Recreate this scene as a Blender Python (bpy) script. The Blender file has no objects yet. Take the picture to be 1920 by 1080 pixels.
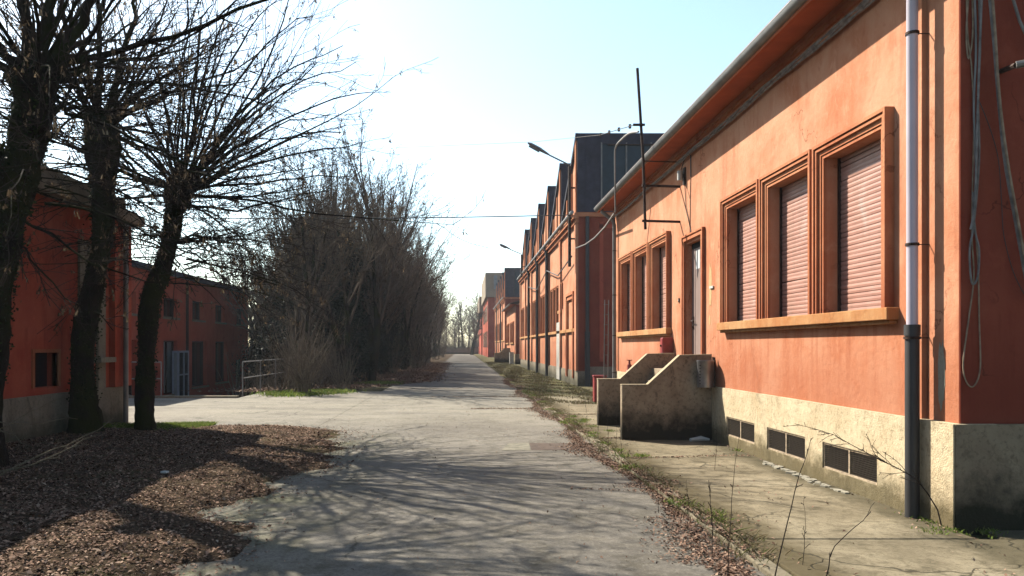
import bpy, math, random
import numpy as np
from mathutils import Vector
R = math.radians
random.seed(7)
rng = np.random.default_rng(11)
sc = bpy.context.scene
C = sc.collection

# ------------------------------------------------------------------ camera
F = 1450.0; VX = 868.0; HY = 650.0; EYE = 1.6        # focal length in photo pixels, vanishing point, eye height
cam = bpy.data.objects.new('camera', bpy.data.cameras.new('camera'))
C.objects.link(cam); sc.camera = cam
cam.location = (0, 0, EYE); cam.rotation_euler = (R(90), 0, 0)
cam.data.sensor_width = 36; cam.data.lens = F / 1920 * 36
cam.data.shift_x = (960 - VX) / 1920; cam.data.shift_y = (HY - 540) / 1920
cam.data.clip_start = 0.05; cam.data.clip_end = 4000
# ------------------------------------------------------------------ sky, sun, exposure
SUN_EL = 42.0; SX, SY = -0.72, 0.69                   # the sun stands ahead on the left
w = bpy.data.worlds.new('World'); sc.world = w; w.use_nodes = True
nt = w.node_tree; nt.nodes.clear()
sky = nt.nodes.new('ShaderNodeTexSky'); sky.sky_type = 'NISHITA'; sky.sun_disc = False
sky.sun_elevation = R(SUN_EL); sky.sun_rotation = math.atan2(SX, SY)
sky.air_density = 1.0; sky.dust_density = 1.0; sky.ozone_density = 1.0
bg = nt.nodes.new('ShaderNodeBackground'); bg.inputs[1].default_value = 0.088
out = nt.nodes.new('ShaderNodeOutputWorld')
tint = nt.nodes.new('ShaderNodeMix'); tint.data_type = 'RGBA'; tint.blend_type = 'MULTIPLY'; tint.inputs[0].default_value = 1.0
tint.inputs[7].default_value = (1.0, 1.04, 0.96, 1)
nt.links.new(sky.outputs[0], tint.inputs[6]); nt.links.new(tint.outputs[2], bg.inputs[0]); nt.links.new(bg.outputs[0], out.inputs[0])
sd = bpy.data.lights.new('sun', 'SUN'); sd.energy = 5.0; sd.angle = R(0.5); sd.color = (1.0, 0.93, 0.80)
so = bpy.data.objects.new('sun', sd); C.objects.link(so)
ce = math.cos(R(SUN_EL)); sdir = Vector((-SX * ce, -SY * ce, -math.sin(R(SUN_EL))))
so.rotation_euler = sdir.to_track_quat('-Z', 'Y').to_euler(); so.location = (-20, 20, 25)
sc.view_settings.view_transform = 'Standard'; sc.view_settings.look = 'None'
sc.view_settings.gamma = 1; sc.view_settings.exposure = 1.80
sc.view_settings.use_curve_mapping = False

# ------------------------------------------------------------------ materials
K = 0.42                                               # overall albedo level of the worn surfaces
def newmat(name):
    m = bpy.data.materials.new(name); m.use_nodes = True
    n = m.node_tree.nodes; l = m.node_tree.links
    return m, n, l, n['Principled BSDF']
def N(n, t, **kw):
    x = n.new(t)
    for k, v in kw.items(): setattr(x, k, v)
    return x
def noise(n, l, scale, detail=4, vec=None, rough=0.55, dist=0.0):
    t = n.new('ShaderNodeTexNoise'); t.inputs['Scale'].default_value = scale
    t.inputs['Detail'].default_value = detail; t.inputs['Roughness'].default_value = rough
    t.inputs['Distortion'].default_value = dist
    if vec is not None: l.new(vec, t.inputs['Vector'])
    return t.outputs['Fac']
def ramp(n, l, fac, stops):
    r = n.new('ShaderNodeValToRGB'); e = r.color_ramp.elements
    while len(e) < len(stops): e.new(0.5)
    for i, (p, c) in enumerate(stops):
        e[i].position = p; e[i].color = (c[0] * K, c[1] * K, c[2] * K, 1) if not isinstance(c, float) else (c, c, c, 1)
    l.new(fac, r.inputs[0]); return r.outputs[0]
def mix(n, l, fac, a, b, mode='MIX'):
    m = n.new('ShaderNodeMix'); m.data_type = 'RGBA'; m.blend_type = mode
    for s, v in ((0, fac), (6, a), (7, b)):
        if isinstance(v, (float, int)): m.inputs[s].default_value = v
        elif isinstance(v, tuple): m.inputs[s].default_value = (v[0] * K, v[1] * K, v[2] * K, 1)
        else: l.new(v, m.inputs[s])
    return m.outputs[2]
def mapped(n, l, scale, src='pos'):
    mp = n.new('ShaderNodeMapping'); mp.inputs['Scale'].default_value = scale
    g = n.new('ShaderNodeNewGeometry').outputs['Position'] if src == 'pos' else n.new('ShaderNodeTexCoord').outputs['Object']
    l.new(g, mp.inputs['Vector']); return mp.outputs[0]
def bump(n, l, b, h, dist=0.01, strength=1.0):
    bp = n.new('ShaderNodeBump'); bp.inputs['Distance'].default_value = dist; bp.inputs['Strength'].default_value = strength
    l.new(h, bp.inputs['Height']); l.new(bp.outputs[0], b.inputs['Normal'])
def height(n, l):
    s = n.new('ShaderNodeSeparateXYZ'); l.new(n.new('ShaderNodeNewGeometry').outputs['Position'], s.inputs[0]); return s
def mrange(n, l, v, a, b, c=0.0, d=1.0):
    m = n.new('ShaderNodeMapRange'); l.new(v, m.inputs[0])
    for i, x in enumerate((a, b, c, d)): m.inputs[i + 1].default_value = x
    return m.outputs[0]
def mth(n, l, op, a, b):
    m = n.new('ShaderNodeMath'); m.operation = op
    for i, v in enumerate((a, b)):
        if isinstance(v, (float, int)): m.inputs[i].default_value = v
        else: l.new(v, m.inputs[i])
    return m.outputs[0]

def slab_mat():
    m, n, l, b = newmat('weathered_slab_concrete')
    pos = mapped(n, l, (1, 1, 1))
    c = ramp(n, l, noise(n, l, 0.9, 8, pos, 0.65, 0.6), [(0.32, (0.21, 0.175, 0.115)), (0.55, (0.37, 0.31, 0.21)), (0.70, (0.47, 0.405, 0.285))])
    c = mix(n, l, ramp(n, l, noise(n, l, 5.5, 9, pos, 0.75, 0.6), [(0.36, 0.8), (0.52, 0.0)]), c, (0.13, 0.11, 0.07))
    c = mix(n, l, ramp(n, l, noise(n, l, 34, 8, pos, 0.85), [(0.36, 0.7), (0.48, 0.0)]), c, (0.09, 0.075, 0.05))
    s = height(n, l)
    foot = mth(n, l, 'ADD', mrange(n, l, s.outputs[0], 3.55, 4.15, 0.0, 0.8), mth(n, l, 'MULTIPLY', noise(n, l, 4, 7, pos, .7), 0.7))
    c = mix(n, l, ramp(n, l, foot, [(0.62, 0.0), (0.95, 0.75)]), c, (0.10, 0.085, 0.05))
    kerbd = mth(n, l, 'ADD', mrange(n, l, s.outputs[0], 2.95, 2.3, 0.0, 0.75), mth(n, l, 'MULTIPLY', noise(n, l, 3, 8, pos, .7), 0.8))
    c = mix(n, l, ramp(n, l, kerbd, [(0.60, 0.0), (0.95, 0.85)]), c, (0.12, 0.095, 0.05))
    v = n.new('ShaderNodeTexVoronoi'); v.feature = 'DISTANCE_TO_EDGE'; v.inputs['Scale'].default_value = 0.7
    vn = n.new('ShaderNodeTexNoise'); vn.inputs['Scale'].default_value = 2.0; vn.inputs['Detail'].default_value = 7; l.new(pos, vn.inputs['Vector'])
    vm = n.new('ShaderNodeVectorMath'); vm.operation = 'MULTIPLY_ADD'; l.new(vn.outputs['Color'], vm.inputs[0]); vm.inputs[1].default_value = (.8, .8, 0); l.new(pos, vm.inputs[2]); l.new(vm.outputs[0], v.inputs['Vector'])
    ck = mth(n, l, 'MULTIPLY', ramp(n, l, v.outputs['Distance'], [(0.003, 0.9), (0.009, 0.0)]), ramp(n, l, noise(n, l, 0.9, 3, pos), [(0.46, 0.0), (0.54, 0.9)]))
    c = mix(n, l, ck, c, (0.05, 0.045, 0.03))
    l.new(c, b.inputs['Base Color']); b.inputs['Roughness'].default_value = 0.95; b.inputs['Specular IOR Level'].default_value = 0.06
    bump(n, l, b, mth(n, l, 'SUBTRACT', noise(n, l, 60, 7, pos, .75), ck), 0.006); return m
def plain(name, col, rough=0.7, metal=0.0, var=0.25, scale=6.0, bmp=0.0, bscale=60.0):
    m, n, l, b = newmat(name)
    f = noise(n, l, scale, 5, mapped(n, l, (1, 1, 1)))
    lo = tuple(c * (1 - var) for c in col); hi = tuple(min(1, c * (1 + var)) for c in col)
    l.new(ramp(n, l, f, [(0.3, lo), (0.7, hi)]), b.inputs['Base Color'])
    b.inputs['Roughness'].default_value = rough; b.inputs['Metallic'].default_value = metal
    if rough > 0.65: b.inputs['Specular IOR Level'].default_value = 0.12
    if bmp: bump(n, l, b, noise(n, l, bscale, 4, mapped(n, l, (1, 1, 1))), bmp)
    return m

def plaster(name, base, light, dark, z_dirt=1.2):
    m, n, l, b = newmat(name)
    big = noise(n, l, 0.9, 6, mapped(n, l, (1, 1, 1)), 0.62, 0.4)
    str_ = noise(n, l, 3.2, 7, mapped(n, l, (1, 1, 0.16)), 0.65, 0.2)
    mid = noise(n, l, 7.0, 8, mapped(n, l, (1, 1, 0.7)), 0.68, 0.6)
    c = ramp(n, l, big, [(0.36, base), (0.64, light)])
    c = mix(n, l, ramp(n, l, str_, [(0.50, 0.0), (0.74, 0.70)]), c, light)
    c = mix(n, l, ramp(n, l, str_, [(0.27, 0.55), (0.45, 0.0)]), c, dark)
    c = mix(n, l, ramp(n, l, mid, [(0.54, 0.0), (0.72, 0.65)]), c, tuple(x * 1.16 for x in light))
    flk = noise(n, l, 3.1, 10, mapped(n, l, (1, 1, .8)), 0.75, 1.2)
    c = mix(n, l, ramp(n, l, flk, [(0.66, 0.0), (0.69, 0.55)]), c, (light[0] * 1.15, light[1] * 1.5, light[2] * 1.9))
    c = mix(n, l, ramp(n, l, mid, [(0.24, 0.5), (0.40, 0.0)]), c, dark)
    z = height(n, l).outputs[2]
    grad = mth(n, l, 'ADD', mrange(n, l, z, z_dirt, z_dirt + 1.1, 0.55, 0.0), mth(n, l, 'MULTIPLY', mid, 0.5))
    c = mix(n, l, ramp(n, l, grad, [(0.42, 0.0), (0.85, 0.55)]), c, dark)
    # rain streaks below the sills, hairline cracks
    rs = mth(n, l, 'MULTIPLY', ramp(n, l, noise(n, l, 9.0, 5, mapped(n, l, (1, 1, 0.05)), 0.6), [(0.52, 0.0), (0.66, 0.8)]), mrange(n, l, z, 0.9, 1.85, 0.15, 1.0))
    rs = mth(n, l, 'MULTIPLY', rs, mrange(n, l, z, 1.95, 1.86, 0.0, 1.0))
    c = mix(n, l, mth(n, l, 'MULTIPLY', rs, 0.6), c, dark)
    vc = n.new('ShaderNodeTexVoronoi'); vc.feature = 'DISTANCE_TO_EDGE'; vc.inputs['Scale'].default_value = 0.8
    vn = n.new('ShaderNodeTexNoise'); vn.inputs['Scale'].default_value = 2.5; vn.inputs['Detail'].default_value = 6; l.new(mapped(n, l, (1, 1, 1)), vn.inputs['Vector'])
    vm = n.new('ShaderNodeVectorMath'); vm.operation = 'MULTIPLY_ADD'; l.new(vn.outputs['Color'], vm.inputs[0]); vm.inputs[1].default_value = (.7, .7, .7); l.new(mapped(n, l, (1, 1, .6)), vm.inputs[2]); l.new(vm.outputs[0], vc.inputs['Vector'])
    ck = mth(n, l, 'MULTIPLY', ramp(n, l, vc.outputs['Distance'], [(0.002, 1.0), (0.007, 0.0)]), ramp(n, l, noise(n, l, 0.7, 3, mapped(n, l, (1, 1, 1))), [(0.52, 0.0), (0.6, 0.7)]))
    c = mix(n, l, ck, c, tuple(x * .45 for x in dark))
    l.new(c, b.inputs['Base Color']); b.inputs['Roughness'].default_value = 0.92
    b.inputs['Specular IOR Level'].default_value = 0.06
    h = mth(n, l, 'ADD', noise(n, l, 160, 4, mapped(n, l, (1, 1, 1))), mth(n, l, 'MULTIPLY', noise(n, l, 14, 5, mapped(n, l, (1, 1, 1))), 2.0))
    bump(n, l, b, h, 0.004)
    return m
ORANGE = plaster('orange_plaster', (0.70, 0.265, 0.135), (0.86, 0.44, 0.27), (0.47, 0.14, 0.068))
TRIM = plaster('trim_plaster', (0.62, 0.20, 0.095), (0.80, 0.35, 0.18), (0.34, 0.08, 0.038), 1.9)
SHADERED = plaster('shade_toned_plaster', (0.33, 0.062, 0.036), (0.42, 0.10, 0.055), (0.20, 0.036, 0.022))  # wall plaster darkened: the end walls' shade is put into the colour
REDWALL = plaster('red_wall_plaster', (0.52, 0.095, 0.055), (0.64, 0.155, 0.09), (0.30, 0.050, 0.032), 0.3)
SOFFIT = plain('soffit_paint', (0.62, 0.15, 0.05), 0.85, var=0.15, scale=3, bmp=0.002)

def concrete(name, base, light, dark, zlo=0.0, zhi=0.5, damp=0.8, green=(0.10, 0.10, 0.045), rocky=0.006):
    m, n, l, b = newmat(name)
    big = noise(n, l, 1.6, 7, mapped(n, l, (1, 1, 1)), 0.6, 0.5)
    fine = noise(n, l, 22, 6, mapped(n, l, (1, 1, 1)), 0.7)
    c = ramp(n, l, big, [(0.34, base), (0.66, light)])
    c = mix(n, l, ramp(n, l, fine, [(0.30, 0.65), (0.50, 0.0)]), c, dark)
    c = mix(n, l, ramp(n, l, noise(n, l, 4.5, 8, mapped(n, l, (1, 1, 0.5)), 0.7, 0.8), [(0.26, 0.8), (0.44, 0.0)]), c, dark)
    z = height(n, l).outputs[2]
    g = mth(n, l, 'ADD', mrange(n, l, z, zlo, zhi, 0.75, 0.0), mth(n, l, 'MULTIPLY', noise(n, l, 5.0, 7, mapped(n, l, (1, 1, 1)), 0.65), 0.8))
    c = mix(n, l, ramp(n, l, g, [(0.55, 0.0), (0.95, damp)]), c, green)
    l.new(c, b.inputs['Base Color']); b.inputs['Roughness'].default_value = 0.93
    b.inputs['Specular IOR Level'].default_value = 0.06
    h = mth(n, l, 'ADD', noise(n, l, 60, 6, mapped(n, l, (1, 1, 1)), 0.65), mth(n, l, 'MULTIPLY', noise(n, l, 9, 5, mapped(n, l, (1, 1, 1))), 1.5))
    bump(n, l, b, h, rocky)
    return m
PLINTH = concrete('plinth_render', (0.72, 0.56, 0.35), (0.90, 0.76, 0.52), (0.33, 0.25, 0.15), 0.05, 0.50, 0.85, (0.13, 0.105, 0.05), 0.010)
STAIR = concrete('stair_concrete', (0.36, 0.27, 0.185), (0.56, 0.44, 0.31), (0.06, 0.05, 0.038), 0.0, 0.80, 0.95, (0.028, 0.026, 0.018), 0.006)
SHADESTAIN = concrete('shaded_stained_render', (0.30, 0.22, 0.15), (0.44, 0.34, 0.23), (0.12, 0.09, 0.06), 0.0, 0.7, 0.97, (0.03, 0.03, 0.018), 0.010)  # stains at the bottom, plus end-wall shade painted into the base tones
COPING = concrete('worn_coping', (0.50, 0.40, 0.26), (0.62, 0.52, 0.36), (0.25, 0.19, 0.11), -2, -1, 0.0)
GREYPL = concrete('grey_plinth', (0.30, 0.25, 0.19), (0.42, 0.36, 0.27), (0.14, 0.12, 0.08), 0.0, 0.6, 0.8, (0.08, 0.08, 0.05))
KERB = concrete('kerb_concrete', (0.27, 0.23, 0.16), (0.36, 0.31, 0.22), (0.12, 0.10, 0.07), -2, -1, 0.0)

def asphalt():
    m, n, l, b = newmat('old_asphalt')
    pos = mapped(n, l, (1, 1, 1))
    big = noise(n, l, 0.35, 6, pos, 0.6, 0.6); mid = noise(n, l, 2.6, 9, pos, 0.72, 0.5); sp = noise(n, l, 42, 8, pos, 0.85)
    c = ramp(n, l, big, [(0.36, (0.215, 0.190, 0.160)), (0.64, (0.33, 0.298, 0.250))])
    c = mix(n, l, ramp(n, l, mid, [(0.32, 0.85), (0.54, 0.0)]), c, (0.115, 0.10, 0.068))
    c = mix(n, l, ramp(n, l, sp, [(0.33, 0.75), (0.50, 0.0)]), c, (0.065, 0.058, 0.045))
    c = mix(n, l, ramp(n, l, sp, [(0.58, 0.0), (0.72, 0.75)]), c, (0.52, 0.48, 0.38))
    # paler patches across the crossing, set by distance and noise
    s = height(n, l)
    pale_band = mth(n, l, 'MULTIPLY', mrange(n, l, s.outputs[1], 14.5, 18.5), mrange(n, l, s.outputs[1], 30.0, 24.0))
    pale_band = mth(n, l, 'MULTIPLY', pale_band, ramp(n, l, noise(n, l, 0.8, 6, mapped(n, l, (0.5, 1.6, 1)), 0.6), [(0.36, 0.15), (0.62, 1.0)]))
    c = mix(n, l, mth(n, l, 'MULTIPLY', pale_band, 0.65), c, (0.43, 0.39, 0.30))
    # cracks
    v = n.new('ShaderNodeTexVoronoi'); v.feature = 'DISTANCE_TO_EDGE'; v.inputs['Scale'].default_value = 0.33
    vn = n.new('ShaderNodeTexNoise'); vn.inputs['Scale'].default_value = 1.1; vn.inputs['Detail'].default_value = 6; l.new(pos, vn.inputs['Vector'])
    vm = n.new('ShaderNodeVectorMath'); vm.operation = 'MULTIPLY_ADD'; l.new(vn.outputs['Color'], vm.inputs[0]); vm.inputs[1].default_value = (1.4, 1.4, 0); l.new(pos, vm.inputs[2])
    l.new(vm.outputs[0], v.inputs['Vector'])
    ck = mth(n, l, 'MULTIPLY', ramp(n, l, v.outputs['Distance'], [(0.002, 0.8), (0.006, 0.0)]), ramp(n, l, noise(n, l, 0.6, 3, pos), [(0.42, 0.0), (0.50, 0.9)]))
    v2 = n.new('ShaderNodeTexVoronoi'); v2.feature = 'DISTANCE_TO_EDGE'; v2.inputs['Scale'].default_value = 1.3; l.new(vm.outputs[0], v2.inputs['Vector'])
    ck2 = mth(n, l, 'MULTIPLY', ramp(n, l, v2.outputs['Distance'], [(0.006, 0.6), (0.018, 0.0)]), ramp(n, l, noise(n, l, 0.45, 4, mapped(n, l, (1, 1, 1)), .6, 1.0), [(0.56, 0.0), (0.62, 0.8)]))
    ck = mth(n, l, 'MAXIMUM', ck, ck2)
    moss = mth(n, l, 'MULTIPLY', mrange(n, l, s.outputs[0], -0.9, -2.1, 0.0, 1.0), ramp(n, l, noise(n, l, 1.4, 7, pos, .65), [(0.40, 0.0), (0.62, 0.75)]))
    moss = mth(n, l, 'MULTIPLY', moss, mrange(n, l, s.outputs[1], 14.5, 13.0, 0.0, 1.0))
    c = mix(n, l, moss, c, (0.16, 0.165, 0.07))
    stain = ramp(n, l, noise(n, l, 1.1, 5, mapped(n, l, (1, .35, 1)), .6, .8), [(0.60, 0.0), (0.70, 0.45)])
    c = mix(n, l, stain, c, (0.12, 0.11, 0.09))
    c = mix(n, l, ck, c, (0.06, 0.055, 0.035))
    c = mix(n, l, ramp(n, l, noise(n, l, 13, 9, pos, .82), [(0.38, 0.55), (0.50, 0.0)]), c, (0.09, 0.08, 0.065))
    c = mix(n, l, ramp(n, l, noise(n, l, 17, 9, mapped(n, l, (1.1, .9, 1)), .82), [(0.52, 0.0), (0.66, 0.45)]), c, (0.50, 0.46, 0.38))
    l.new(c, b.inputs['Base Color']); b.inputs['Roughness'].default_value = 0.9; b.inputs['Specular IOR Level'].default_value = 0.12
    bump(n, l, b, mth(n, l, 'SUBTRACT', mth(n, l, 'ADD', mth(n, l, 'MULTIPLY', sp, .6), mth(n, l, 'MULTIPLY', noise(n, l, 230, 3, pos, .8), .5)), ck), 0.006)
    return m
ASPHALT = asphalt()

def ground(name, a, b_, c_, moss=None, mossp=(0.55, 0.7), sc_=0.5):
    m, n, l, b = newmat(name)
    pos = mapped(n, l, (1, 1, 1))
    c = ramp(n, l, noise(n, l, 26, 6, pos, 0.75), [(0.34, a), (0.5, b_), (0.68, c_)])
    if moss: c = mix(n, l, ramp(n, l, noise(n, l, sc_, 7, pos, 0.65, 0.4), [(mossp[0], 0.0), (mossp[1], 0.85)]), c, moss)
    l.new(c, b.inputs['Base Color']); b.inputs['Roughness'].default_value = 1.0; b.inputs['Specular IOR Level'].default_value = 0.02
    bump(n, l, b, noise(n, l, 40, 6, pos, 0.7), 0.03)
    return m
SOIL = ground('leafy_soil', (0.035, 0.024, 0.016), (0.11, 0.075, 0.05), (0.24, 0.17, 0.11), (0.15, 0.14, 0.06), (0.55, 0.72), 0.7)
VERGE = ground('weedy_verge', (0.10, 0.085, 0.05), (0.20, 0.17, 0.095), (0.33, 0.28, 0.18), (0.12, 0.15, 0.045), (0.5, 0.62), 1.1)
FIELD = ground('field_soil', (0.05, 0.045, 0.03), (0.10, 0.09, 0.05), (0.17, 0.15, 0.09), (0.08, 0.10, 0.04), (0.5, 0.65), 0.1)
SLABM = slab_mat()

def island(name, stops, rough=0.9, trans=0.0):
    m, n, l, b = newmat(name)
    g = n.new('ShaderNodeNewGeometry')
    l.new(ramp(n, l, g.outputs['Random Per Island'], stops), b.inputs['Base Color'])
    b.inputs['Roughness'].default_value = rough; b.inputs['Specular IOR Level'].default_value = 0.06
    if trans:
        t = n.new('ShaderNodeBsdfTranslucent'); ms = n.new('ShaderNodeMixShader'); ms.inputs[0].default_value = trans
        l.new(ramp(n, l, g.outputs['Random Per Island'], stops), t.inputs[0])
        l.new(b.outputs[0], ms.inputs[1]); l.new(t.outputs[0], ms.inputs[2]); l.new(ms.outputs[0], n['Material Output'].inputs[0])
    return m
LEAF = island('dead_leaves', [(0.0, (0.07, 0.036, 0.022)), (0.35, (0.25, 0.145, 0.10)), (0.75, (0.43, 0.27, 0.19)), (0.96, (0.52, 0.36, 0.26)), (1.0, (0.60, 0.47, 0.36))])
GRASS = island('green_grass', [(0.0, (0.10, 0.16, 0.03)), (0.6, (0.24, 0.36, 0.06)), (1.0, (0.46, 0.44, 0.16))], 0.7, 0.35)
DRYGRASS = island('dry_grass', [(0.0, (0.13, 0.10, 0.05)), (0.6, (0.30, 0.24, 0.14)), (1.0, (0.16, 0.20, 0.06))], 0.9, 0.2)
SEED = island('dry_seeds', [(0.0, (0.10, 0.065, 0.035)), (0.6, (0.26, 0.18, 0.11)), (1.0, (0.45, 0.34, 0.22))], 0.9, 0.25)
EVERG = island('evergreen_leaves', [(0.0, (0.010, 0.016, 0.009)), (0.6, (0.022, 0.034, 0.018)), (1.0, (0.06, 0.07, 0.04))], 0.6, 0.1)
IVY = island('ivy_leaves', [(0.0, (0.015, 0.022, 0.008)), (0.7, (0.035, 0.05, 0.016)), (1.0, (0.08, 0.10, 0.03))], 0.6, 0.15)

def bark(name, a, b_, moss=0.0):
    m, n, l, b = newmat(name)
    c = ramp(n, l, noise(n, l, 9, 7, mapped(n, l, (1, 1, 0.3)), 0.7), [(0.3, a), (0.7, b_)])
    if moss: c = mix(n, l, ramp(n, l, noise(n, l, 1.7, 5, mapped(n, l, (1, 1, 1)), 0.6), [(0.45, 0.0), (0.6, moss)]), c, (0.05, 0.06, 0.015))
    l.new(c, b.inputs['Base Color']); b.inputs['Roughness'].default_value = 1.0; b.inputs['Specular IOR Level'].default_value = 0.03
    bump(n, l, b, mth(n, l, 'ADD', noise(n, l, 24, 7, mapped(n, l, (1, 1, 0.25)), 0.75), mth(n, l, 'MULTIPLY', noise(n, l, 7, 6, mapped(n, l, (1, 1, 0.5)), 0.7), 1.5)), 0.06)
    return m
BARK = bark('dark_bark', (0.022, 0.017, 0.014), (0.075, 0.058, 0.045), 0.7)
TWIG = bark('twig_bark', (0.05, 0.038, 0.032), (0.12, 0.092, 0.075))
ROWTWIG = bark('row_twig_bark', (0.075, 0.056, 0.044), (0.30, 0.235, 0.18))
PALETWIG = bark('pale_twig', (0.20, 0.16, 0.11), (0.42, 0.35, 0.25))

def shutter_mat():
    m, n, l, b = newmat('shutter_slat_plastic')
    c = ramp(n, l, noise(n, l, 2.5, 6, mapped(n, l, (1, 1, 5)), 0.6), [(0.3, (0.56, 0.26, 0.19)), (0.7, (0.72, 0.38, 0.29))])
    c = mix(n, l, ramp(n, l, noise(n, l, 6, 8, mapped(n, l, (1, 1, .25)), .7, .5), [(0.48, 0.0), (0.7, 0.6)]), c, (0.42, 0.24, 0.17))
    c = mix(n, l, ramp(n, l, noise(n, l, 3, 8, mapped(n, l, (1, 1, .6)), .7, .5), [(0.56, 0.0), (0.72, 0.55)]), c, (0.80, 0.62, 0.54))
    l.new(c, b.inputs['Base Color']); b.inputs['Roughness'].default_value = 0.48
    return m
SHUT = shutter_mat()
PIPEWHITE = plain('lilac_white_pipe', (0.74, 0.65, 0.74), 0.45, 0, 0.1, 2)
PIPEBLACK = plain('black_pipe', (0.018, 0.017, 0.02), 0.6, 0, 0.3)
PIPEGREY = plain('grey_pipe', (0.28, 0.26, 0.24), 0.6, 0.2, 0.3, 4)
ZINC = plain('zinc_gutter', (0.33, 0.32, 0.31), 0.5, 0.5, 0.25, 4)
DARKMETAL = plain('rusted_dark_metal', (0.075, 0.045, 0.035), 0.7, 0.3, 0.5, 20, 0.002)
SLATE = plain('slate_cladding', (0.052, 0.052, 0.080), 0.75, 0, 0.35, 3, 0.004, 30)
ROOFTILE = plain('roof_tiles', (0.26, 0.12, 0.07), 0.85, 0, 0.35, 8, 0.01, 40)
GLASS = None
def glass(name, col, rough=0.12):
    m, n, l, b = newmat(name)
    l.new(ramp(n, l, noise(n, l, 3, 4, mapped(n, l, (1, 1, 1))), [(0.3, tuple(c * .6 for c in col)), (0.7, col)]), b.inputs['Base Color'])
    b.inputs['Roughness'].default_value = rough; b.inputs['IOR'].default_value = 1.5
    if rough > .25: b.inputs['Specular IOR Level'].default_value = 0.15
    return m
GLASS = glass('dark_glass', (0.02, 0.022, 0.03)); SAWGLASS = glass('sawtooth_glass', (0.018, 0.045, 0.075), 0.3)
PALEGLASS = glass('pale_glass', (0.35, 0.38, 0.40), 0.4)
VOID = plain('dark_inside', (0.012, 0.010, 0.010), 0.9)
DOORM = plain('grey_brown_door', (0.34, 0.235, 0.20), 0.5, 0, 0.12, 2)
PAPER = plain('white_paper', (0.80, 0.82, 0.80), 0.7, 0, 0.03)
REDP = plain('red_paint', (0.36, 0.022, 0.02), 0.5, 0, 0.3, 9)
STEEL = plain('dented_steel_bin', (0.42, 0.41, 0.42), 0.38, 0.75, 0.25, 7)
WHITEP = plain('white_paint', (0.66, 0.63, 0.57), 0.6, 0, 0.2, 8)
RAILM = plain('weathered_rail_paint', (0.45, 0.42, 0.39), 0.7, 0, 0.3, 8)
BLUEP = plain('pale_blue_paint', (0.35, 0.42, 0.50), 0.5, 0, 0.15, 8)
CABLE = plain('grey_cable', (0.30, 0.27, 0.25), 0.75, 0, 0.4, 12)
TANCABLE = plain('tan_cable', (0.42, 0.30, 0.20), 0.75, 0, 0.4, 12)
BLACKC = plain('black_cable', (0.02, 0.018, 0.02), 0.6)
VENTM = plain('rusty_vent_frame', (0.55, 0.43, 0.30), 0.7, 0, 0.35, 20)
BARM = plain('vent_bars', (0.055, 0.042, 0.03), 0.7, 0, 0.3, 20)
SILLM = plaster('sill_plaster', (0.60, 0.26, 0.10), (0.72, 0.42, 0.20), (0.38, 0.13, 0.05), 1.0)
PATCH = concrete('bare_plaster', (0.40, 0.37, 0.30), (0.52, 0.48, 0.38), (0.28, 0.24, 0.18), -2, -1, 0.0)
PALEPATCH = concrete('pale_plaster', (0.70, 0.45, 0.22), (0.78, 0.55, 0.30), (0.60, 0.35, 0.17), -2, -1, 0.0)
FARGREY = plain('far_grey_block', (0.40, 0.31, 0.22), 0.9, 0, 0.2, 0.6)

# ------------------------------------------------------------------ mesh helpers
ORG = {}                                              # world origin of each thing / part
def tag(o, label=None, cat=None, group=None, kind=None):
    if label: o['label'] = label
    if cat: o['category'] = cat
    if group: o['group'] = group
    if kind: o['kind'] = kind
    return o
def thing(name, loc, label, cat, group=None):
    o = bpy.data.objects.new(name, None); C.objects.link(o); o.location = loc
    o.empty_display_size = 0.2; ORG[o.name] = Vector(loc)
    return tag(o, label, cat, group)
def P(px, py, Y): return ((px - VX) / F * Y, Y, EYE + (HY - py) / F * Y)
def smooth(pts, sub=5):
    A = np.array([tuple(p) for p in pts], float); n = len(A); tt = np.linspace(0, n - 1, (n - 1) * sub + 1); i = np.clip(tt.astype(int), 0, n - 2); f = (tt - i)[:, None]
    g_ = lambda j: A[np.clip(j, 0, n - 1)]
    a, b, c, d = g_(i - 1), g_(i), g_(i + 1), g_(i + 2)
    return [tuple(q) for q in 0.5 * ((2 * b) + (-a + c) * f + (2 * a - 5 * b + 4 * c - d) * f ** 2 + (-a + 3 * b - 3 * c + d) * f ** 3)]
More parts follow.
